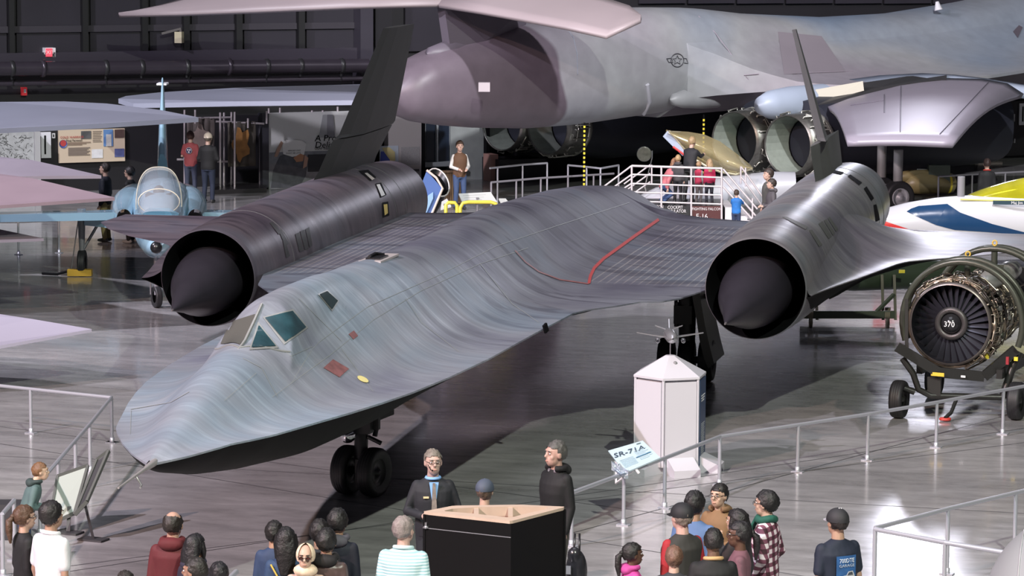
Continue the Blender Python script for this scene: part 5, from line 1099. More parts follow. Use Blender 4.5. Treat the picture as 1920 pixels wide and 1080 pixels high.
for s, cu_ in((-1, 233), (1, 366)):
    b = MB(); rows = []
    for (du, cv, rx, rz, d) in((0, 412, 15, 20, -.6), (0, 410, 17, 22, .2), (s*-4, 398, 26, 30, 1.4), (s*-10, 385, 32, 34, 3), (s*-20, 378, 34, 34, 6)): rows.append([bp(cu_+du+rx*math.cos(a), cv-rz*math.sin(a), d) for a in np.linspace(0, 2*PI, 22, endpoint=False)])
    b.grid(rows, closed=True); it = b.build('intake', LB, bj); b = MB(); b.lathe([(.001, .02), (.15, 0)], bp(cu_, 412, -.58), FW, 20); b.build('intake_mouth', BLACK, it)
    W0 = [bp(cu_+s*14, 398, .6), bp(cu_+s*20, 393, 3.2), bp(cu_+s*270, 398, 3.6), bp(cu_+s*270, 403, 2.2)]
    b = MB(); b.prism(W0, (0, 0, 0), (0, 0, -.16)); b.prism([bp(cu_+s*10, 415, .4), bp(cu_+s*16, 395, 2.8), bp(cu_+s*80, 398, 2.9), bp(cu_+s*75, 408, 1.5)], (0, 0, -.02), (0, 0, -.16)); fixn(b.build('wing', LB, bj))
    g = bp(cu_+s*80, 418, 2); b = MB(); b.tube([V(g.x, g.y, .25), g+V(0, 0, .3)], [.05, .09], 10); b.tube([V(g.x, g.y, .5), g+RT*(-s*.5)+V(0, 0, .25)], .03, 8); b.tube([V(g.x-.25, g.y, .05), g+V(-.05, 0, .2)], .012, 6); b.build('gear_leg', mat((.25, .25, .27), .4, .4), bj)
    b = MB(); wheel(b, V(g.x, g.y, .27), .27, .16, RT); b.build('main_tire', RUBBER, bj)
b = MB(); b.tube([bp(305, 320, 6.5), bp(305, 236, 7), bp(305, 192, 7.2), bp(305, 157, 7.4)], [(.12, .8), (.085, .6), (.05, .45), (.03, .3)], 10); b.build('tail_fin', LB, bj, label='tall narrow fin seen edge-on')
b = MB(); b.box(bp(305, 157, 7.3), (.22, .5, .04), -YAW); b.build('fin_cap', mat((.8, .8, .85), .4), bj)
b = MB(); g = bp(293, 480, -3.0); b.tube([V(g.x, g.y, .25), g], .05, 10); b.tube([V(g.x-.12, g.y, .25), V(g.x-.12, g.y, .6)], .015, 6); b.build('nose_gear_leg', mat((.35, .35, .38), .35, .5), bj)
b = MB(); wheel(b, V(g.x, g.y, .21), .21, .13, (RT*.9+FW*.4).normalized()); b.build('nose_tire', RUBBER, bj)
e = MB(); p = atz(150, 518); e.box(p+V(0, 0, .08), (.5, .22, .13), -YAW); e = e.build('wheel_chock', mat((.5, .3, .03), .5)); tag(e, 'yellow wheel chock under the light blue jet wing', 'wheel chock')
b = MB(); b.tube([p+V(-.25, 0, .1), p+V(-.5, 0, .03), p+V(-.85, .05, .03)], .03, 6); b.build('chock_rope', BLACK, e)
# ================================================================ grey swept jet whose wings enter at left
o_ = atd(-420, 330, 60); o_.z = 0
gj = thing('grey_swept_jet', 'large lavender grey jet whose wings and tail enter at the left edge', 'airplane', None, o_)
GJ = mat((.25, .225, .27), .42, noise_amt=.12, nscale=1); GB = mat((.20, .215, .27), .4, noise_amt=.1, nscale=1)
def gw(nm, pts, th, m, lab):
    b = MB(); b.prism([atd(u, v, d)-o_ for u, v, d in pts], (0, 0, 0), (0, 0, -th)); fixn(b.build(nm, m, gj, label=lab))
gw('wing', [(372, 220, 66), (300, 206, 67), (200, 194, 68), (120, 190, 68.6), (0, 191, 69), (-420, 200, 70), (-420, 262, 62), (0, 241, 64), (200, 231, 65)], .10, GB, 'broad blue-grey wing')
gw('tailplane', [(190, 329, 60), (60, 300, 62), (0, 294, 63), (-420, 280, 64), (-420, 340, 58), (0, 331, 59.5)], .06, GJ, 'upper lavender tailplane')
gw('tailplane', [(215, 370, 57), (60, 334, 58.5), (0, 326, 59.5), (-420, 300, 61), (-420, 400, 55), (0, 385, 56)], .06, mat((.25, .19, .22), .45, noise_amt=.12, nscale=1), 'lower mauve tailplane')
gw('ventral_fin', [(82, 447, 57), (0, 430, 58), (-420, 400, 60), (-420, 470, 55), (0, 450, 56.5)], .05, GJ, 'small pale fin')
gw('stabilizer', [(172, 617, 49.5), (60, 598, 50), (0, 589, 50.5), (-420, 560, 52), (-420, 700, 47), (0, 648, 48.4)], .05, mat((.42, .40, .50), .4), 'low pale lavender stabilizer')
b = MB(); c1, c2 = atd(-520, 420, 52)-o_, atd(-520, 220, 72)-o_; b.lathe([(.3, -3), (.9, 0), (1.1, 5), (1.2, 15), (1.0, 22), (.4, 30)], c1, (c2-c1).normalized(), 24); b.build('fuselage', GJ, gj)
for k in(3, 9): b = MB(); p = c1+(c2-c1).normalized()*k; b.tube([V(p.x, p.y, .3), p], .08, 8); wheel(b, V(p.x, p.y, .3), .3, .2, RT); b.build('gear_leg', RUBBER, gj)
# ================================================================ green missile on a trailer behind the near pod
o_ = atz(1600, 615); D0 = dep(o_)
tr = thing('store_trailer', 'olive steel trailer with caster wheels carrying the green store', 'trailer', None, o_)
def tp(u, v, d=0): return atd(u, v, D0+d)-o_
for d in(0, .7):
    b = MB(); b.beam(tp(1500, 590, d), tp(1678, 590, d), .06, .14); b.build('side_beam', OLIVE, tr)
for u in(1654, 1677, 1530):
    b = MB(); b.beam(tp(u, 515, .3), tp(u+2, 600, .3), .05, .05); b.build('cradle_post', mat((.12, .11, .08), .5), tr)
b = MB(); b.beam(tp(1640, 588, 0), tp(1676, 552, .2), .07, .05); b.build('brace', OLIVE, tr); b = MB(); b.beam(tp(1505, 590, .35), tp(1505, 590, 0), .1, .1); b.build('cross_beam', OLIVE, tr)
for u in(1664, 1520):
    for d in(0, .7): b = MB(); g = tp(u, 610, d); g.z = .1; wheel(b, g, .1, .06, FW.cross(V(0, 0, 1))); b.box(g+V(0, 0, .14), (.1, .1, .12)); b.build('caster', mat((.14, .12, .08), .5), tr)
st_ = MB(); D2 = D0+.35; c = atd(1560, 520, D2); ax = (RT*.96+FW*.28).normalized(); st_.lathe([(.02, -.6), (.2, -.2), (.27, .4), (.27, 2.0), (.24, 2.5), (.2, 2.9), (.01, 3.0)], c, ax, 28)
st_ = st_.build('green_store', mat((.035, .05, .03), .35, noise_amt=.1, nscale=2)); tag(st_, 'dark green bomb-shaped store on the trailer, yellow square on top', 'bomb')
b = MB(); b.box(atd(1691, 509, D2-.3), (.11, .02, .06), -YAW); b.build('yellow_mark', YEL, st_); b = MB(); b.box(atd(1711, 532, D2-.3), (.1, .02, .02), -YAW); b.build('white_mark', WHITE, st_)
# ================================================================ jet engine on its cart
o_ = atz(1795, 778); D0 = dep(o_)
en = thing('turbofan_engine', 'exposed jet engine with a bladed fan face numbered 370 and brass pipes', 'engine', None, o_)
ea = (RT*.38+FW*.925).normalized(); ec = atd(1781, 608, D0-.35)-o_; side = V(ea.y, -ea.x, 0)
BRS = mat((.42, .34, .26), .28, .85, noise_amt=.4, nscale=10); DKM = mat((.06, .055, .05), .4, .6, noise_amt=.5, nscale=8); GUN = mat((.06, .065, .05), .35, .3)
b = MB(); b.lathe([(.60, 0), (.635, .01), (.645, .06), (.62, .09)], ec, ea, 56, up=(0, 0, 1)); b.build('fan_ring', mat((.16, .14, .13), .35, .7), en)
b = MB(); b.lathe([(.60, 0), (.60, .5)], ec, ea, 40, up=(0, 0, 1)); b.lathe([(.60, .45), (.01, .46)], ec, ea, 40, up=(0, 0, 1)); b.build('fan_duct', mat((.012, .012, .016), .4), en)
FB = mat((.085, .085, .11), .28, .6); b0 = None
for i in range(30):
    a0 = 2*PI*i/30; rows = []
    for r in np.linspace(.15, .595, 6):
        tw = .5+.4*(r/.6); wd2 = .05+.035*r; d = (side*math.cos(a0)+V(0, 0, 1)*math.sin(a0)); tn = (side*-math.sin(a0)+V(0, 0, 1)*math.cos(a0)); q = tn*math.cos(tw)+ea*math.sin(tw)
        rows.append([ec+ea*.16+d*r-q*wd2, ec+ea*.16+d*r+d*0, ec+ea*.16+d*r+q*wd2])
    b = MB(); b.grid(rows); b.build('fan_blade', FB, en)
b = MB(); b.lathe([(.255, .10), (.25, .06), (.17, .05), (.165, .1)], ec, ea, 36, up=(0, 0, 1)); b.build('hub_ring', mat((.07, .065, .065), .4, .5), en)
b = MB(); b.lathe([(.001, -.04), (.06, -.03), (.12, .01), (.155, .07), (.165, .12)], ec, ea, 36, up=(0, 0, 1)); sp_ = b.build('spinner', mat((.02, .02, .022), .15), en)
TE_ = Matrix((side*1, V(0, 0, 1), -ea)).transposed()
text('spinner_number', '370', .115, mat((.85, .85, .85), .4), sp_, ec-ea*.036, TE_, depth=.006)
b = MB(); b.lathe([(.62, .08), (.66, .14), (.66, .7), (.6, .8), (.52, 1.2), (.5, 2.6), (.54, 2.8), (.54, 3.6), (.45, 4.2)], ec, ea, 40, up=(0, 0, 1)); cs = b.build('engine_casing', DKM, en)
for t_ in(.14, .42, .7, 1.0, 1.5, 2.0, 2.5):
    r = float(np.interp(t_, [.08, .14, .7, .8, 1.2, 2.6], [.62, .66, .66, .6, .52, .5])); b = MB(); b.lathe([(r, -.02), (r+.035, -.015), (r+.035, .015), (r, .02)], ec+ea*t_, ea, 40, up=(0, 0, 1)); b.build('casing_flange', BRS, en)
rr = random.Random(11)
def on(a, y, h):
    r = float(np.interp(y, [.08, .14, .7, .8, 1.2, 2.6, 4], [.62, .66, .66, .6, .52, .5, .5]))+h; return ec+ea*y+(side*math.cos(a)+V(0, 0, 1)*math.sin(a))*r
for i in range(170):
    b = MB(); a = rr.uniform(-.9, 2.6); y = rr.uniform(.08, .5) if i % 2 else rr.uniform(.1, 2.8); h = rr.uniform(.03, .1); P = [on(a, y, 0), on(a, y, h)]
    for k in range(rr.randint(2, 5)):
        if rr.random() < .5: a += rr.uniform(-.45, .45)
        else: y = min(3.4, max(.06, y+rr.uniform(-.45, .6)))
        P.append(on(a, y, h))
    P.append(on(a, y, 0)); r_ = rr.choice([.007, .009, .012, .016]); b.tube(P, r_, 6)
    b.build('fuel_pipe', rr.choice([BRS, BRS, mat((.5, .45, .38), .25, .9), DKM, mat((.3, .27, .22), .35, .7)]), en)
for i in range(46):
    a, y = rr.uniform(-.9, 2.4), rr.uniform(.15, 2.8); p = on(a, y, .05); b = MB(); s_ = rr.uniform(.03, .09); b.box(p, (s_, s_*1.4, s_*.8), -.4+rr.random()) if i % 2 else b.lathe([(.001, -s_), (s_*.6, -s_*.9), (s_*.6, s_*.9), (.001, s_)], p, ea, 10)
    b.build('accessory_box', rr.choice([DKM, mat((.3, .3, .29), .35, .6), BRS, GUN]), en)
for k in range(2): b = MB(); b.lathe([(.02, -.4), (.14, -.3), (.17, 0), (.14, .35), (.02, .45)], on(1.1, 1.5+k*1.1, .1), ea, 16); b.build('gearbox_tank', mat((.4, .4, .37), .35, .6, noise_amt=.3, nscale=9), en)
b = MB(); b.box(on(-.72, .25, .02), (.09, .06, .16)); b.build('yellow_cap', YEL, en)
# cart: hoops, cradle and wheels
ct = thing('engine_cart', 'dark olive wheeled cart with round hoop rails carrying the jet engine', 'cart', None, o_)
def hoop(yo, R, nm='hoop_rail', z0=-.75, cx=.16):
    c = ec+ea*yo+side*cx+V(0, 0, .02); P = [c+side*R*math.cos(a)+V(0, 0, 1)*R*math.sin(a) for a in np.linspace(-.35, PI+.35, 30)]; b = MB(); b.tube(P, .048, 10); return b.build(nm, GUN, ct), c
for yo, R in((.10, .93), (.38, .95), (2.1, .93), (2.35, .93)): h_, c = hoop(yo, R)
for yo in(.38, 2.1):
    c = ec+ea*yo+side*.16; b = MB(); tp_ = c+V(0, 0, .98); b.tube([tp_+V(.035*math.cos(a)*1, 0, .06+.04*math.sin(a)) for a in np.linspace(0, 2*PI, 12)], .012, 6, cap=False); b.tube([tp_-V(0, 0, .05), tp_+V(0, 0, .03)], .015, 6); b.build('lifting_eye', mat((.7, .45, .08), .4), ct)
    b = MB(); b.tube([c+V(0, 0, .9), c+V(0, 0, .66)], .05, 10); b.box(c+V(0, 0, .68), (.3, .1, .05)); b.build('top_mount', GUN, ct)
def en_px(u, v, d=0): return atd(u, v, D0-.45+d)-o_
BK = mat((.018, .018, .017), .35)
for (p, q) in(((1682, 650), (1760, 698)), ((1760, 698), (1845, 706)), ((1845, 706), (1905, 655))):
    b = MB(); b.beam(en_px(*p), en_px(*q), .07, .15); b.build('cradle_beam', BK, ct)
b = MB(); b.beam(en_px(1700, 655), en_px(1700, 560), .05, .07); b.build('side_upright', BK, ct)
b = MB(); b.tube([en_px(1692, 672, .1), en_px(1712, 700, .1), en_px(1722, 730, .1), en_px(1745, 742, .1), en_px(1880, 745, .1)], (.05), 10); b.build('axle_beam', BK, ct)
b = MB(); b.beam(en_px(1752, 706, .15), en_px(1752, 742, .15), .2, .18); b.build('center_strut', BK, ct)
b = MB(); b.tube([en_px(1880, 745, .1), en_px(1898, 690, .1), en_px(1912, 660, .1)], .06, 10); b.build('axle_beam', BK, ct)
for a_, c_2 in(((1688, 725), (1715, 735)), ((1880, 742), (1910, 738))): b = MB(); b.tube([en_px(*a_, .1), en_px(*c_2, .1)], .05, 8); b.build('wheel_axle', BK, ct)
for sx in(-1, 1): b = MB(); p = ec+side*(.16+sx*.62)+V(0, 0, -.72); b.beam(p, p+ea*3.4, .09, .14); b.build('side_beam', BK, ct)
for (u, v, d) in((1686, 738, .1), (1906, 743, .0), (1752, 716, 2.2), (1960, 716, 2.4)):
    g = en_px(u, v, d); g.z = .29; b = MB(); wheel(b, g, .29, .2, side); w_ = b.build('cart_tire', RUBBER, ct); b = MB(); rim(b, g, .29, .2, side); b.build('wheel_rim', BK, w_)
b = MB(); p = en_px(1758, 702, -.06); b.box(p, (.21, .012, .055), -.3); b.build('yellow_placard', mat((.75, .5, .05), .5), ct); b = MB(); b.box(en_px(1806, 706, -.06), (.07, .012, .03), -.3); b.build('white_placard', WHITE, ct)
b = MB(); b.box(en_px(1887, 676, -.02), (.08, .03, .12), -.3); b.build('red_tag', mat((.3, .02, .03), .5), ct); b = MB(); b.box(en_px(1905, 673, -.03), (.06, .02, .06), -.3); b.build('yellow_tag', YEL, ct)
b = MB(); g = atz(1772, 790)-o_; b.tube([en_px(1795, 745, .1), g+V(.08, .1, .12), g+V(.0, 0, .05)], .03, 8); b.build('tow_bar', BK, ct); b = MB(); b.tube([g+V(.07*math.cos(a), .05*math.sin(a), .035) for a in np.linspace(0, 2*PI, 14)], .025, 6, cap=False); b.build('tow_ring', mat((.5, .05, .04), .4), ct)
# ================================================================ silver guard rails round the jet
railing('silver guard rail corner at far left near the nose', [(57, 726), (209, 742)], .684, ends=(.6, 0))
railing('silver guard rail running from the corner post toward the boy', [(209, 742), (168, 792), (141, 823), (109, 860), (74, 900), (50, 928)], .684, ends=(0, 0))
railing('short silver rail end in front of the boy at far left', [(4, 960), (26, 934)], .75, ends=(0, 0))
railing('long silver guard rail between the jet and the visitors at right', [(1072, 920), (1170, 884), (1247, 855), (1350, 815), (1497, 793), (1628, 773), (1757, 751), (1882, 728)], .684, ends=(0, .4))
railing('silver rail corner at lower right, upper leg', [(1641, 986), (1778, 950), (1905, 920)], .80, ends=(0, .3))
railing('silver rail corner at lower right, lower leg', [(1641, 988), (1772, 1013), (1900, 1034)], .80, ends=(0, .5))
e = MB()
p = atz(1420, 1073, 1.0); b = MB(); b.tube([atz(425, 1090, .684), atz(443, 1072, .684)], .03, 8); b.tube([atz(430, 1085, .684), V(*atz(430, 1085, .684).xy, 0)], .026, 8); e = b.build('rail_end', RAIL); tag(e, 'silver rail end at the bottom edge beside the long dark hair', 'railing')
# ================================================================ hexagonal kiosk
kb = atz(1258, 889); kc = kb+V(-.10, .42, 0); kc.z = 0; D0 = dep(kc)
kk = thing('kiosk', 'white hexagonal kiosk with a pointed roof and splayed feet', 'kiosk', None, kc)
KW = mat((.56, .55, .60), .4); KR = .50; h0, h1, h2 = .10, 1.32, 1.58
rot0 = math.atan2(-FW.y, -FW.x)+math.radians(-13)
def hx(r, z, k): a = rot0+PI/3*k; return V(r*math.cos(a), r*math.sin(a), z)
b = MB(); b.add([hx(KR-.03, h0, k) for k in range(6)]+[hx(KR-.03, h1, k) for k in range(6)], [tuple(range(6))[::-1], tuple(range(6, 12))]+[(k, (k+1) % 6, 6+(k+1) % 6, 6+k) for k in range(6)]); b.build('kiosk_core', mat((.7, .69, .74), .4), kk)
NB = mat((.02, .05, .13), .35)
for k in range(6):
    a, c = hx(KR, 0, k), hx(KR, 0, k+1); m0 = (a+c)/2; nn = V(m0.x, m0.y, 0).normalized(); dd = (c-a)*.45
    b = MB(); b.prism([m0-dd+V(0, 0, h0), m0+dd+V(0, 0, h0), m0+dd+V(0, 0, h1-.05), m0-dd+V(0, 0, h1-.05)], (0, 0, 0), nn*.02); pn = fixn(b.build('side_panel', NB if k == 5+0 and False else KW, kk)); pn['k'] = k; del pn['k']
    scr = (pr_ := (kc+m0+V(0, 0, .8)))
    rgt = (m0).dot(RT)
    if rgt > KR*.6 and m0.dot(FW) < .1:
        b = MB(); b.prism([m0-dd*1.03+V(0, 0, h0), m0+dd*1.03+V(0, 0, h0), m0+dd*1.03+V(0, 0, h1-.04), m0-dd*1.03+V(0, 0, h1-.04)], nn*.021, nn*.03); bp_ = fixn(b.build('blue_panel', NB, kk, label='dark blue text panel'))
        for i in range(3): b = MB(); b.beam(m0-dd*.6+nn*.034+V(0, 0, 1.05-i*.035), m0+dd*(.6-i*.15)+nn*.034+V(0, 0, 1.05-i*.035), .004, .014); b.build('text_line', WHITE, bp_)
        for i in range(20): b = MB(); b.beam(m0-dd*.6+nn*.034+V(0, 0, .66-i*.025), m0+dd*(.55-.1*(i % 3))+nn*.034+V(0, 0, .66-i*.025), .004, .008); b.build('text_line', mat((.5, .52, .55), .5), bp_)
    v0 = hx(KR, 0, k); b = MB(); b.tube([v0+V(0, 0, h0), v0+V(0, 0, h1)], .022, 6); b.build('corner_post', KW, kk)
    b = MB(); tp1, tp2 = hx(KR+.03, h1-.02, k), hx(KR+.03, h1-.02, k+1); b.prism([tp1, tp2, tp2+V(0, 0, .03), tp1+V(0, 0, .03)], (0, 0, 0), -nn*.03); b.add([tp1+V(0, 0, .03), tp2+V(0, 0, .03), hx(.07, h2, k+1), hx(.07, h2, k)], [(0, 1, 2, 3)]); b.build('roof_panel', KW, kk)
    if k % 1 == 0:
        f1, f2 = nn*KR*.7, nn*(KR+.24); w_ = V(-nn.y, nn.x, 0)*.19
        if k in(0, 2, 4) or True:
            pass
        b = MB(); b.add([f1-w_, f1+w_, f2+w_, f2-w_, f1-w_+V(0, 0, .27), f1+w_+V(0, 0, .27), f2+w_+V(0, 0, .10), f2-w_+V(0, 0, .10)], [(0, 3, 2, 1), (4, 5, 6, 7), (0, 1, 5, 4), (1, 2, 6, 5), (2, 3, 7, 6), (3, 0, 4, 7)]); b.build('foot', KW, kk)
b = MB(); b.add([hx(.07, h2, k) for k in range(6)], [tuple(range(6))]); b.build('roof_cap', KW, kk)
b = MB(); b.ell(V(0, 0, h2-.10)+(-FW*.18+RT*.06), (.03, .03, .045), 10, 8); b.build('roof_lamp', MIDGREY, kk)
b = MB(); b.tube([V(0, 0, h2-.02), V(0, 0, h2+.24)], .008, 6); b.build('model_rod', STEEL, kk)
mp_ = thing('model_airplane', 'small silver twin-engine model airplane on the kiosk roof rod', 'model', None, kc+V(0, 0, h2+.24)); MM = mat((.45, .45, .47), .25, .7)
b = MB(); b.lathe([(.01, -.33), (.06, -.29), (.085, -.18), (.088, .1), (.06, .3), (.02, .48)], V(0, 0, .03), (FW*.98-RT*.05), 20); b.build('fuselage', MM, mp_)
for s in(-1, 1):
    b = MB(); b.prism([RT*s*.06-FW*.02+V(0, 0, .0), RT*s*.46+FW*.1+V(0, 0, .05), RT*s*.46+FW*.14+V(0, 0, .05), RT*s*.06+FW*.1+V(0, 0, .0)], (0, 0, 0), (0, 0, .012)); fixn(b.build('wing', MM, mp_))
    b = MB(); b.prism([RT*s*.03+FW*.40+V(0, 0, .05), RT*s*.19+FW*.46+V(0, 0, .1), RT*s*.19+FW*.50+V(0, 0, .1), RT*s*.03+FW*.47+V(0, 0, .05)], (0, 0, 0), (0, 0, .01)); fixn(b.build('tailplane', MM, mp_))
    b = MB(); b.lathe([(.024, .1), (.034, .02), (.03, -.05), (.022, -.055), (.02, .0), (.001, .01)], RT*s*.175+V(0, 0, -.035)-FW*.02, FW, 14); b.build('engine_pod', CHROME, mp_)
b = MB(); b.prism([FW*.36+V(0, 0, .09), FW*.46+V(0, 0, .2), FW*.5+V(0, 0, .2), FW*.48+V(0, 0, .06)], RT*-.005, RT*.005); fixn(b.build('fin', MM, mp_))
# ---------------- rail sign SR-71A
qd = [(1140, 845), (1205, 826), (1238, 858), (1172, 886)]; Dn = dep(atz(1175, 985)); P = [atd(u, v, Dn+.45 if i < 2 else Dn+.02) for i, (u, v) in enumerate(qd)]
sg = thing('rail_sign', 'light blue slanted reading sign lettered SR-71A on the guard rail', 'sign', None, V(*((P[2]+P[3])/2).xy, .66)); o_ = sg.location
nm_ = (P[1]-P[0]).cross(P[3]-P[0]).normalized(); nm_ = nm_ if nm_.z > 0 else -nm_
b = MB(); b.prism([p-o_ for p in P], (0, 0, 0), -nm_*.02); fixn(b.build('sign_board', mat((.42, .54, .60), .4), sg))
ex = (P[1]-P[0]).normalized(); ey = nm_.cross(ex); TSg = Matrix((ex, ey, nm_)).transposed()
def sgp(s, t): return (P[0].lerp(P[1], s)).lerp(P[3].lerp(P[2], s), t)-o_+nm_*.004
text('sign_lettering', 'SR-71A', .128, mat((.04, .06, .09), .5), sg, sgp(.47, .30), TSg, sx=1.05)
for k in range(8): b = MB(); b.beam(sgp(.08, .52+k*.045), sgp(.46, .52+k*.045), .006, .002); b.beam(sgp(.56, .35+k*.06), sgp(.92-.1*(k % 2), .35+k*.06), .006, .002); b.build('text_line', mat((.35, .5, .58), .5), sg)
b = MB(); b.beam(sgp(.5, .62), sgp(.93, .62), .02, .003); b.build('blue_line', mat((.05, .2, .35), .5), sg)
b = MB(); b.beam(sgp(.78, .08), sgp(.9, .08), .03, .003); b.build('sign_emblem', mat((.2, .25, .28), .5), sg)
b = MB(); b.tube([sgp(.3, .95)-nm_*.02, V(-.05, .02, -.02)], .02, 8); b.tube([sgp(.1, .3)-nm_*.03, sgp(.1, .3)+V(0, 0, -.35), sgp(.3, .9)+V(0, 0, -.05)], .02, 8); b.build('sign_bracket', WHITE, sg)
t = thing('crumpled_tag', 'crumpled silver and blue tag tied on the rail below the sign', 'tag', None, atz(1163, 884, .70)); rr = random.Random(4)
b = MB(); rows = [[V((j-3)*.035, rr.uniform(-.03, .03), (3-i)*.03+(j-3)*-.02)+V(0, -.04, rr.uniform(-.015, .02)) for j in range(7)] for i in range(5)]; b.grid(rows, smooth=False); b.build('foil', mat((.6, .66, .75), .2, .5), t); b = MB(); b.tube([V(-.05, -.05, .03), V(.02, -.07, -.02), V(.07, -.05, .0)], .02, 6); b.build('knot', mat((.25, .3, .4), .3, .5), t)
# ---------------- easel panels at left
def easel(label, quad, D, foot, leg0, m):
    P = [atd(u, v, D+(.5 if i in(0, 1) else 0)) for i, (u, v) in enumerate(quad)]; g = atz(*foot); t = thing('slanted_info_stand', label, 'stand', None, g); o = t.location
    nn = (P[1]-P[0]).cross(P[3]-P[0]).normalized(); b = MB(); b.prism([p-o for p in P], (0, 0, 0), nn*.035); fixn(b.build('panel', m, t))
    c = (P[2]+P[3])/2; 
    for a, c2 in((P[0], P[1]), (P[1], P[2]), (P[2], P[3]), (P[3], P[0])): b = MB(); b.beam(a-o, c2-o, .03, .045); b.build('panel_frame', mat((.09, .095, .09), .4), t)
    b = MB(); q = atd(leg0[0], leg0[1], D+.1)-o; b.beam(V(0, 0, .02), q, .045, .03); b.build('leg', DKGREY, t); b = MB(); b.box(V(0, 0, .012), (.34, .2, .024), -.2); b.build('foot_plate', DKGREY, t); return t
Dg = dep(atz(175, 1015))
easel('pale grey-green slanted information stand by the guard rail', [(108, 893), (165, 873), (140, 962), (92, 984)], Dg+.5, (128, 1000), (130, 950), mat((.33, .37, .34), .45))
easel('dark slanted information stand on a single leg with foot plate', [(182, 862), (204, 845), (163, 940), (140, 965)], Dg-.1, (175, 1013), (160, 948), mat((.05, .05, .055), .4))
# ================================================================ black cabinet with the wooden rim
hz = 1.50; A, B, C_, Dd, E_ = [atz(u, v, hz) for u, v in((793, 959), (958, 977), (1062, 950), (975, 946), (850, 948))]
cb = thing('black_cabinet', 'black cabinet with a pale wooden rim and open curved top', 'cabinet', None, V(*B.xy, 0)); o_ = cb.location; BLK = mat((.0045, .0045, .005), .5, spec=.2)
base_ = [A, B, C_, E_.lerp(Dd, .5)]
b = MB()
for p, q in((A, B), (B, C_), (C_, Dd), (Dd, E_), (E_, A)):
    n_ = (q-p).cross(V(0, 0, 1)).normalized(); ctr = (A+B+C_+E_)/4; n_ = n_ if n_.dot(ctr-p) > 0 else -n_
    b.prism([p-o_, q-o_, V(q.x, q.y, 0)-o_, V(p.x, p.y, 0)-o_], (0, 0, -.03), n_*.03+V(0, 0, -.03))
fixn(b.build('cabinet_side', BLK, cb)); WOOD = mat((.50, .38, .30), .55, noise_amt=.12, nscale=9)
outer = [A, B, C_, Dd, E_]; inn = [atz(u, v, hz) for u, v in((829, 958), (850, 953.5), (900, 950.5), (970, 949.5), (1030, 951), (1018, 956), (990, 962), (965, 968.5), (952, 970), (890, 963))]
# rim: a ring between the outline and the lens-shaped opening
def resample(pts, n):
    L = [0]; pp = pts+[pts[0]]
    for a, c in zip(pp[:-1], pp[1:]): L.append(L[-1]+(c-a).length)
    out = []
    for i in range(n):
        t = L[-1]*i/n; k = max(j for j in range(len(L)-1) if L[j] <= t+1e-9); out.append(pp[k].lerp(pp[k+1], (t-L[k])/(L[k+1]-L[k]+1e-9)))
    return out
ctr = sum(inn, V(0, 0, 0))/len(inn)
def polar(pts, n):
    pr2 = []
    for i in range(n):
        a = 2*PI*i/n; d = V(math.cos(a), math.sin(a), 0); best = None; pp = pts+[pts[0]]
        for p, q in zip(pp[:-1], pp[1:]):
            e1 = q-p; den = d.x*e1.y-d.y*e1.x
            if abs(den) < 1e-9: continue
            w = p-ctr; t = (w.x*e1.y-w.y*e1.x)/den; s = (w.x*d.y-w.y*d.x)/den
            if t > 0 and -1e-6 <= s <= 1+1e-6 and (best is None or t < best): best = t
        pr2.append(ctr+d*(best or .1))
    return pr2
n = 96; R1, R2_ = polar(outer, n), polar(inn, n); b = MB()
b.grid([[p-o_ for p in R1], [p-o_ for p in R2_], [p-o_+V(0, 0, -.10) for p in R2_]], closed=True, smooth=False); b.grid([[p-o_+V(0, 0, -.03) for p in R1], [p-o_ for p in R1]], closed=True, smooth=False); b.build('wooden_rim', WOOD, cb)
b = MB(); b.grid([[p-o_+V(0, 0, -.10) for p in R2_], [p-o_+V(0, 0, -.3) for p in R2_]], closed=True); b.add([p-o_+V(0, 0, -.3) for p in R2_], [tuple(range(n))]); b.build('inner_box', mat((.32, .2, .15), .6), cb)
for u in(893, 957): b = MB(); p, q = atz(u, 949.5, hz), atz(u, 966, hz); b.beam(p-o_+V(0, 0, -.06), q-o_+V(0, 0, -.06), .05, .10); b.build('crosspiece', WOOD, cb)
p, q = A, B; b = MB(); dn = ((A-B).cross(V(0, 0, 1))).normalized(); dn = dn if dn.dot(CAM-A) > 0 else -dn
b.beam(V(A.x, A.y, 1.33)-o_+dn*.001, V(B.x, B.y, 1.33)-o_+dn*.001, .006, .008); b.build('drawer_line', mat((.2, .2, .22), .3), cb); b = MB(); q = V(A.x, A.y, 1.34).lerp(V(B.x, B.y, 1.34), .04)-o_+dn*.01; b.ell(q, .02, 8, 6); b.box(q+V(0, 0, .03), (.02, .02, .04)); b.box(q, (.05, .02, .02)); b.build('latch', STEEL, cb)
b = MB(); q = V(A.x, A.y, .78).lerp(V(B.x, B.y, .78), .95)-o_+dn*.004; b.ell(q, .008, 8, 6); b.build('keyhole', STEEL, cb)
# bag at the cabinet
bgp = atz(1082, 1180); t = thing('backpack', 'shiny black bag with a silver patch hanging behind the black cabinet', 'bag', None, V(bgp.x, bgp.y, 0))
c = atd(1081, 1062, dep(bgp))-t.location; b = MB(); b.ell(c+V(0, 0, -.05), (.12, .10, .24), 18, 12); b.ell(c+V(-.02, -.02, .12), (.08, .08, .10), 12, 8); remesh(b.build('bag_body', mat((.02, .02, .024), .25, coat=.3), t), .015)
b = MB(); b.tube([c+V(-.03, 0, .16), c+V(-.02, 0, .36), c+V(.03, 0, .36), c+V(.03, 0, .16)], .012, 6); b.build('strap', BLACKG, t); b = MB(); b.box(c+V(-.07, -.11, -.02), (.06, .015, .09)); b.build('silver_patch', mat((.5, .5, .55), .3, .5), t)
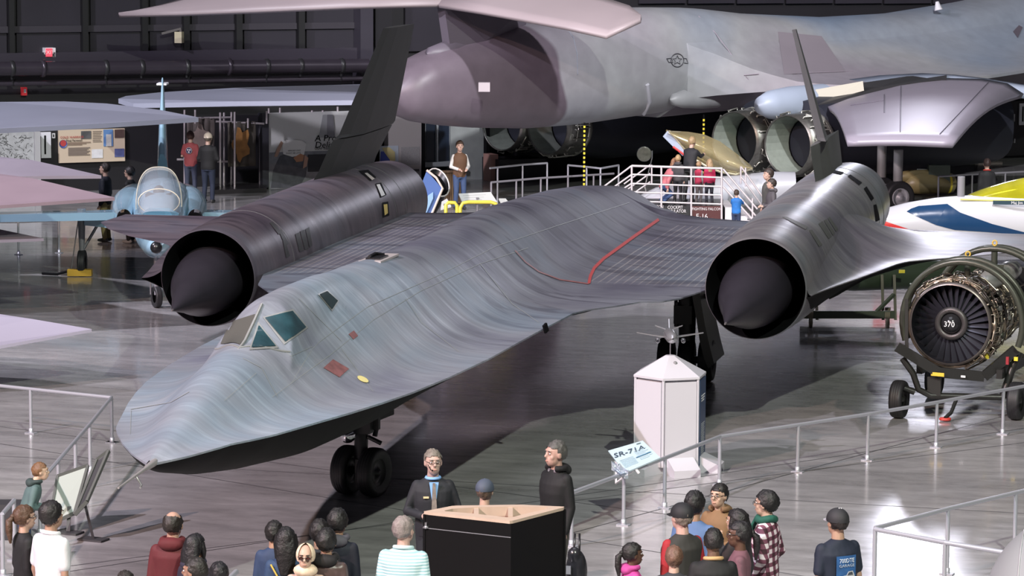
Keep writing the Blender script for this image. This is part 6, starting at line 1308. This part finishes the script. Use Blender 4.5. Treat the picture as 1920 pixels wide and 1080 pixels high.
# ================================================================ silver nose dome in the lower right corner
nc_ = atd(2022, 1140, 25.5); t = thing('silver_dome', 'large smooth silver dome of an exhibit in the lower right corner', 'exhibit', None, V(nc_.x, nc_.y, 0)); c = nc_-t.location
b = MB(); b.ell(c, (.77, 1.1, .77), 48, 32); b.build('dome_skin', mat((.42, .44, .46), .3, .4), t)
b = MB(); b.tube([c+V(.774*math.cos(a)*.8-.46, -.0, .0)*0+Vector((-.46, 1.1*math.cos(a)*.81, .77*math.sin(a)*.81)) for a in np.linspace(0, 2*PI, 49)], .006, 6, cap=False); b.build('dome_seam', mat((.5, .5, .52), .3, .4), t)
b = MB(); b.tube([V(0, 0, 0), V(0, 0, c.z-.4)], .25, 12); b.build('dome_stand', DKGREY, t)
# ================================================================ visitors
person('presenter in a dark suit with light blue shirt and patterned tie', 812, 842, 1.80, turn=186, skin=(.56, .38, .32), top=(.02, .022, .03), legs=(.02, .022, .03), hair=(.22, .19, .16), arms='talk', glasses=True, vox=.009, headturn=6, fat=1.08)
suit, q_ = [o for o in COL.objects if o.get('label', '').startswith('presenter')][0], 1
hS = 1.80; f_ = hS/1.75
b = MB(); b.prism([V(-.05*f_, .118*f_, .815*hS), V(.05*f_, .118*f_, .815*hS), V(.012*f_, .152*f_, .66*hS), V(-.012*f_, .152*f_, .66*hS)], (0, 0, 0), (0, .012, 0)); b.tube([V(.075*math.cos(a), .0+.08*math.sin(a), .832*hS) for a in np.linspace(0, 2*PI, 18)], .018, 6, cap=False); fixn(b.build('shirt_front', mat((.22, .42, .75), .6), suit, label='light blue shirt'))
b = MB(); b.prism([V(-.014, .138*f_, .812*hS), V(.014, .138*f_, .812*hS), V(.032, .17*f_, .63*hS), V(0, .175*f_, .60*hS), V(-.032, .17*f_, .63*hS)], (0, 0, 0), (0, .012, 0)); fixn(b.build('tie', mat((.2, .17, .15), .5, noise_amt=.6, nscale=30), suit, label='grey patterned tie'))
b = MB(); b.box(V(.085*f_, .15*f_, .725*hS), (.06, .012, .02)); b.build('name_badge', mat((.75, .6, .35), .4), suit)
b = MB(); b.box(V(-.10, .30, .615*hS), (.17, .11, .012), Matrix.Rotation(.5, 3, 'Y') @ Matrix.Rotation(.4, 3, 'X')); b.build('folded_notes', mat((.75, .75, .75), .5), suit, label='white folded notes')
b = MB(); b.tube([V(.06, .09, .92*hS), V(.035, .125, .89*hS), V(.02, .13, .888*hS)], .004, 6); b.ell(V(.018, .132, .888*hS), .010, 8, 6); b.build('headset_microphone', BLACK, suit)
person('person in a grey-blue baseball cap behind the black cabinet', 909, 899, 1.62, turn=-15, skin=SK1, top=(.12, .14, .18), hair=(.12, .08, .06), cap=((.06, .075, .11), (.06, .075, .11)), vox=.012)
person('grey-haired man in a hooded black jacket by the guard rail', 1043, 826, 1.86, turn=128, skin=(.55, .34, .28), top=(.008, .008, .01), legs=(.10, .09, .08), hair=(.10, .095, .09), vox=.010, hood=(.008, .008, .01), collar=(.28, .26, .3), arms='hang', headturn=-8, fat=1.05)
person('smiling boy in a teal hooded top leaning on the rail at left', 42, 862, 1.28, turn=-75, skin=(.68, .46, .34), top=(.12, .2, .2), legs=(.03, .06, .14), hair=(.18, .09, .04), base=.45, vox=.012, hood=(.05, .08, .08), lean=.35, arms='front', headturn=-10)
b = MB(); p = atz(20, 1010); b.box(V(p.x-.1, p.y+.05, .22), (.6, .35, .44), -YAW); e = b.build('step_box', mat((.04, .04, .045), .5)); tag(e, 'dark step box under the boy at the left edge', 'box')
person('woman with a brown ponytail and glasses in a black cardigan', 45, 948, 1.60, turn=-62, skin=(.58, .36, .28), top=(.01, .01, .012), legs=(.02, .03, .08), hair=(.09, .045, .025), hairstyle='pony', glasses=True, vox=.012)
person('man in a white polo shirt with thick black hair', 96, 940, 1.81, turn=-40, skin=(.40, .24, .17), top=(.95, .95, 1.0), legs=(.05, .05, .08), hair=(.012, .010, .010), hairstyle='full', sleeves='short', vox=.012, fat=1.1, collar=(.75, .75, .78))
person('balding man in a maroon hooded sweatshirt', 324, 958, 1.78, turn=-12, skin=(.48, .29, .22), top=(.13, .012, .018), legs=(.02, .02, .03), hair=(.02, .015, .012), bald=True, hood=(.15, .014, .02), vox=.012, fat=1.08, glasses=True)
person('woman with sleek black hair beside the maroon sweatshirt', 366, 1002, 1.62, turn=-35, skin=SK2, top=(.03, .025, .05), legs=(.02, .02, .03), hair=(.008, .007, .009), hairstyle='bob', hood=(.035, .03, .06), vox=.012)
person('dark-skinned man with cropped hair at the bottom edge', 366, 1045, 1.72, turn=72, skin=(.34, .19, .13), top=(.03, .03, .03), hair=(.015, .012, .01), vox=.012)
person('person whose black-haired head shows behind the cropped-haired man', 410, 1054, 1.54, turn=20, skin=SK2, top=(.02, .02, .025), hair=(.008, .007, .009), hairstyle='full', vox=.014)
person('person with only a dark crown of hair above the bottom edge', 235, 1070, 1.66, turn=0, skin=SK2, top=(.03, .03, .03), hair=(.02, .015, .012), vox=.014)
person('black-haired person in blue left of the long-haired woman', 514, 977, 1.56, turn=-10, skin=SK2, top=(.03, .06, .14), hair=(.010, .008, .008), hairstyle='full', vox=.012)
ww, Hh, qq = person('woman with long black hair and a yellow strap on a blue jacket', 536, 989, 1.66, turn=5, skin=SK2, top=(.03, .07, .16), legs=(.03, .03, .05), hair=(.008, .007, .008), hairstyle='long', vox=.012)
b = MB(); b.tube([V(-.15, -.10, .80*1.66), V(-.02, -.16, .66*1.66), V(.10, -.16, .55*1.66)], .009, 6); b.tube([V(.15, -.10, .80*1.66), V(.02, -.16, .66*1.66), V(-.10, -.16, .55*1.66)], .009, 6); b.build('bag_strap', mat((.6, .42, .08), .4), ww)
hj, Hh, qq = person('woman in a cream headscarf and sunglasses at the bottom edge', 573, 1020, 1.58, turn=178, skin=(.55, .36, .27), top=(.5, .38, .3), hair=(.02, .02, .02), hairstyle='none', glasses=True, vox=.011, topmat=mat((.5, .36, .3), .7, noise_amt=.9, nscale=16))
b = MB(); fj_ = 1.58/1.75
rows = []
for i in range(15):
    ph = .12+PI*.62*i/14; rows.append([Hh(.092*math.sin(ph)*math.cos(a), -.02+.108*math.sin(ph)*math.sin(a), .014+.112*math.cos(ph)) for a in np.linspace(PI*.5+.75, PI*2.5-.75, 22)])
b.grid(rows); b.ell(Hh(0, .0, -.13), (.12, .10, .07), 14, 8); b.build('headscarf', mat((.66, .52, .38), .7, noise_amt=.5, nscale=14), hj)
for s in(-1, 1): b = MB(); b.ell(Hh(s*.033, .096, .002), (.024, .006, .018), 10, 6); b.build('sunglass_lens', mat((.06, .02, .015), .1), hj)
person('black-haired person between the headscarf and the navy jacket', 599, 974, 1.68, turn=-5, skin=SK2, top=(.03, .03, .035), hair=(.010, .008, .008), hairstyle='full', vox=.013)
person('man in a navy jacket with a grey hood and black hair', 633, 954, 1.74, turn=-12, skin=SK2, top=(.010, .013, .03), legs=(.02, .02, .03), hair=(.010, .009, .009), hairstyle='full', hood=(.14, .13, .16), vox=.012)
person('man in a black hood over a brown leather jacket', 612, 991, 1.70, turn=-8, skin=SK2, top=(.07, .045, .042), legs=(.02, .02, .03), hair=(.010, .009, .009), hairstyle='full', hood=(.012, .011, .012), vox=.012, topmat=mat((.075, .048, .045), .4, noise_amt=.2, nscale=8, bump=.4))
def stripes(c1, c2, sc):
    m = mat(c1, .75, name='striped_cloth'); m = m.copy(); nt, N, L = nodes(m); b = N['Principled BSDF']; tc = N.new('ShaderNodeTexCoord'); w = N.new('ShaderNodeTexWave'); w.bands_direction = 'Z'; w.inputs['Scale'].default_value = sc; w.inputs['Distortion'].default_value = .6; w.inputs['Detail'].default_value = 1
    L.new(tc.outputs['Object'], w.inputs['Vector']); r = ramp(N, [(.45, c1), (.6, c2)]); L.new(w.outputs['Fac'], r.inputs[0]); L.new(r.outputs[0], b.inputs['Base Color']); return m
person('grey crew-cut man in a pale blue striped polo shirt', 757, 967, 1.80, turn=-12, skin=(.55, .36, .30), top=(.4, .6, .65), legs=(.1, .1, .12), hair=(.26, .22, .21), sleeves='short', vox=.011, fat=1.15, topmat=stripes((.28, .48, .52), (.60, .74, .76), 10.5), collar=(.5, .66, .68), headturn=-20)
person('girl with a braided ponytail in a pink hooded top', 1186, 1018, 1.45, turn=-75, skin=SK3, top=(.75, .08, .4), hair=(.012, .010, .010), hairstyle='pony', hood=(.75, .09, .42), vox=.012)
person('man in a black cap with a dark quilted vest over red sleeves', 1279, 944, 1.78, turn=35, skin=(.60, .38, .32), top=(.05, .048, .045), legs=(.03, .03, .04), hair=(.25, .2, .17), cap=((.012, .012, .015), (.012, .012, .015)), sleeves='none', sleevecol=(.45, .02, .03), vox=.011, fat=1.15, glasses=True)
person('dark-haired person in a mid-blue shirt behind the black cap', 1303, 921, 1.77, turn=-25, skin=SK2, top=(.13, .23, .46), legs=(.03, .03, .05), hair=(.012, .011, .012), hairstyle='full', vox=.012, fat=1.1)
person('young man in glasses and a tan hooded sweatshirt', 1349, 906, 1.65, turn=150, skin=(.58, .38, .28), top=(.30, .17, .08), legs=(.03, .03, .05), hair=(.012, .010, .010), hairstyle='fringe', glasses=True, hood=(.28, .16, .08), vox=.010, arms='front', headturn=-5)
person('brown-haired boy pointing at the bottom right group', 1264, 1024, 1.50, turn=0, skin=(.62, .40, .32), top=(.05, .05, .06), hair=(.17, .09, .06), hairstyle='full', vox=.012)
person('man in a black coat with a tan collar', 1338, 990, 1.72, turn=5, skin=(.16, .09, .06), top=(.010, .010, .012), legs=(.02, .02, .03), hair=(.012, .010, .010), collar=(.50, .32, .15), vox=.012, fat=1.15, glasses=True)
person('woman with straight black hair holding her hand to her face', 1383, 955, 1.64, turn=55, skin=(.55, .36, .26), top=(.05, .04, .05), hair=(.010, .008, .009), hairstyle='long', arms='face', vox=.012)
person('woman in glasses with a long black ponytail and mauve top', 1387, 978, 1.66, turn=85, skin=SK3, top=(.22, .10, .13), hair=(.012, .010, .012), hairstyle='pony', glasses=True, vox=.012)
def plaid():
    m = mat((.3, .1, .15), .8, name='plaid_cloth').copy(); nt, N, L = nodes(m); b = N['Principled BSDF']; tc = N.new('ShaderNodeTexCoord'); mp = N.new('ShaderNodeMapping'); mp.inputs['Rotation'].default_value = (0, .12, .5); L.new(tc.outputs['Object'], mp.inputs['Vector'])
    w = []
    for d in('X', 'Z'):
        q = N.new('ShaderNodeTexWave'); q.bands_direction = d; q.inputs['Scale'].default_value = 3.4; q.inputs['Distortion'].default_value = .5; L.new(mp.outputs[0], q.inputs['Vector']); r = ramp(N, [(.42, (0, 0, 0)), (.56, (1, 1, 1))]); L.new(q.outputs['Fac'], r.inputs[0]); w.append(r)
    ad = N.new('ShaderNodeMath'); ad.operation = 'ADD'; L.new(w[0].outputs[0], ad.inputs[0]); L.new(w[1].outputs[0], ad.inputs[1])
    hf = N.new('ShaderNodeMath'); hf.operation = 'MULTIPLY'; hf.inputs[1].default_value = .5; L.new(ad.outputs[0], hf.inputs[0])
    r = ramp(N, [(.1, (.045, .012, .02)), (.5, (.16, .05, .085)), (.9, (.68, .58, .62))]); L.new(hf.outputs[0], r.inputs[0]); L.new(r.outputs[0], b.inputs['Base Color']); return m
pl_, Hp, qp = person('young man in a plum plaid shirt and green scarf', 1438, 920, 1.74, turn=68, skin=(.55, .37, .28), top=(.3, .1, .15), legs=(.03, .05, .12), hair=(.010, .009, .010), hairstyle='full', glasses=True, vox=.010, topmat=plaid(), arms='pocket', fat=1.05)
b = MB(); b.tube([V(.085*math.cos(a), .0+.085*math.sin(a), .84*1.74+.012*math.sin(a*2)) for a in np.linspace(0, 2*PI, 18)], .042, 8, cap=False); b.tube([V(.02, .10, .84*1.74), V(.03, .16, .78*1.74), V(.03, .165, .66*1.74)], [(.05, .03), (.06, .025), (.05, .02)], 8); remesh(b.build('scarf', mat((.01, .085, .06), .8, noise_amt=.3, nscale=20), pl_), .012)
nv, Hn, qn = person('man in a silver and black cap and navy truck-print T-shirt', 1571, 954, 1.76, turn=28, skin=(.45, .28, .20), top=(.012, .02, .045), legs=(.05, .05, .06), hair=(.02, .015, .015), sleeves='short', vox=.011, fat=1.22, cap=((.02, .02, .024), (.35, .35, .38)))
b = MB(); b.tube([Hn(0+.01, .075, .05), Hn(.0, .04, .10), Hn(.0, -.03, .126), Hn(.0, -.09, .085), Hn(0, -.115, .03)], .006, 6); b.tube([Hn(.02, .075, .05), Hn(.02, .04, .10), Hn(.02, -.03, .125), Hn(.02, -.09, .085), Hn(.02, -.11, .03)], .005, 6); b.build('cap_piping', WHITE, nv)
# print on the back of the T-shirt
def backp(x, z, d=.0): return V(x, -.158-.0*abs(x)+.55*x*x*1.0-d, z)
def bpatch(nm, x0, x1, z0, z1, m, d, par): b = MB(); b.grid([[backp(x0+(x1-x0)*i/8, z, d) for i in range(9)] for z in (z1, (z0+z1)/2, z0)]); return b.build(nm, m, par)
zt_ = 1.76*.755
pt_ = bpatch('shirt_print', -.115, .115, zt_-.34, zt_, mat((.025, .10, .28), .6, noise_amt=.6, nscale=12), .012, nv)
TN = Matrix((V(1, 0, 0), V(0, 0, 1), V(0, -1, 0))).transposed()
text('print_lettering', '700DTE', .062, mat((.6, .68, .78), .5), pt_, V(0, -.178, zt_-.05), TN, sx=.85); text('print_lettering', 'GARAGE', .042, mat((.35, .42, .52), .5), pt_, V(0, -.178, zt_-.10), TN, sx=1.1)
tk = mat((.45, .46, .48), .4)
b = MB(); b.prism([V(x, -.176, zt_+z) for x, z in((-.11, -.24), (-.05, -.2), (.0, -.195), (.02, -.16), (.07, -.155), (.09, -.2), (.105, -.25), (.09, -.30), (-.1, -.30))], (0, 0, 0), (0, -.004, 0)); fixn(b.build('truck_print', tk, pt_))
b = MB(); b.prism([V(x, -.181, zt_+z) for x, z in((.005, -.195), (.024, -.168), (.062, -.163), (.072, -.195))], (0, 0, 0), (0, -.002, 0)); b.prism([V(x, -.181, zt_+z) for x, z in((-.1, -.262), (-.03, -.262), (-.03, -.285), (-.1, -.285))], (0, 0, 0), (0, -.002, 0)); fixn(b.build('truck_windows', mat((.05, .06, .08), .4), pt_))
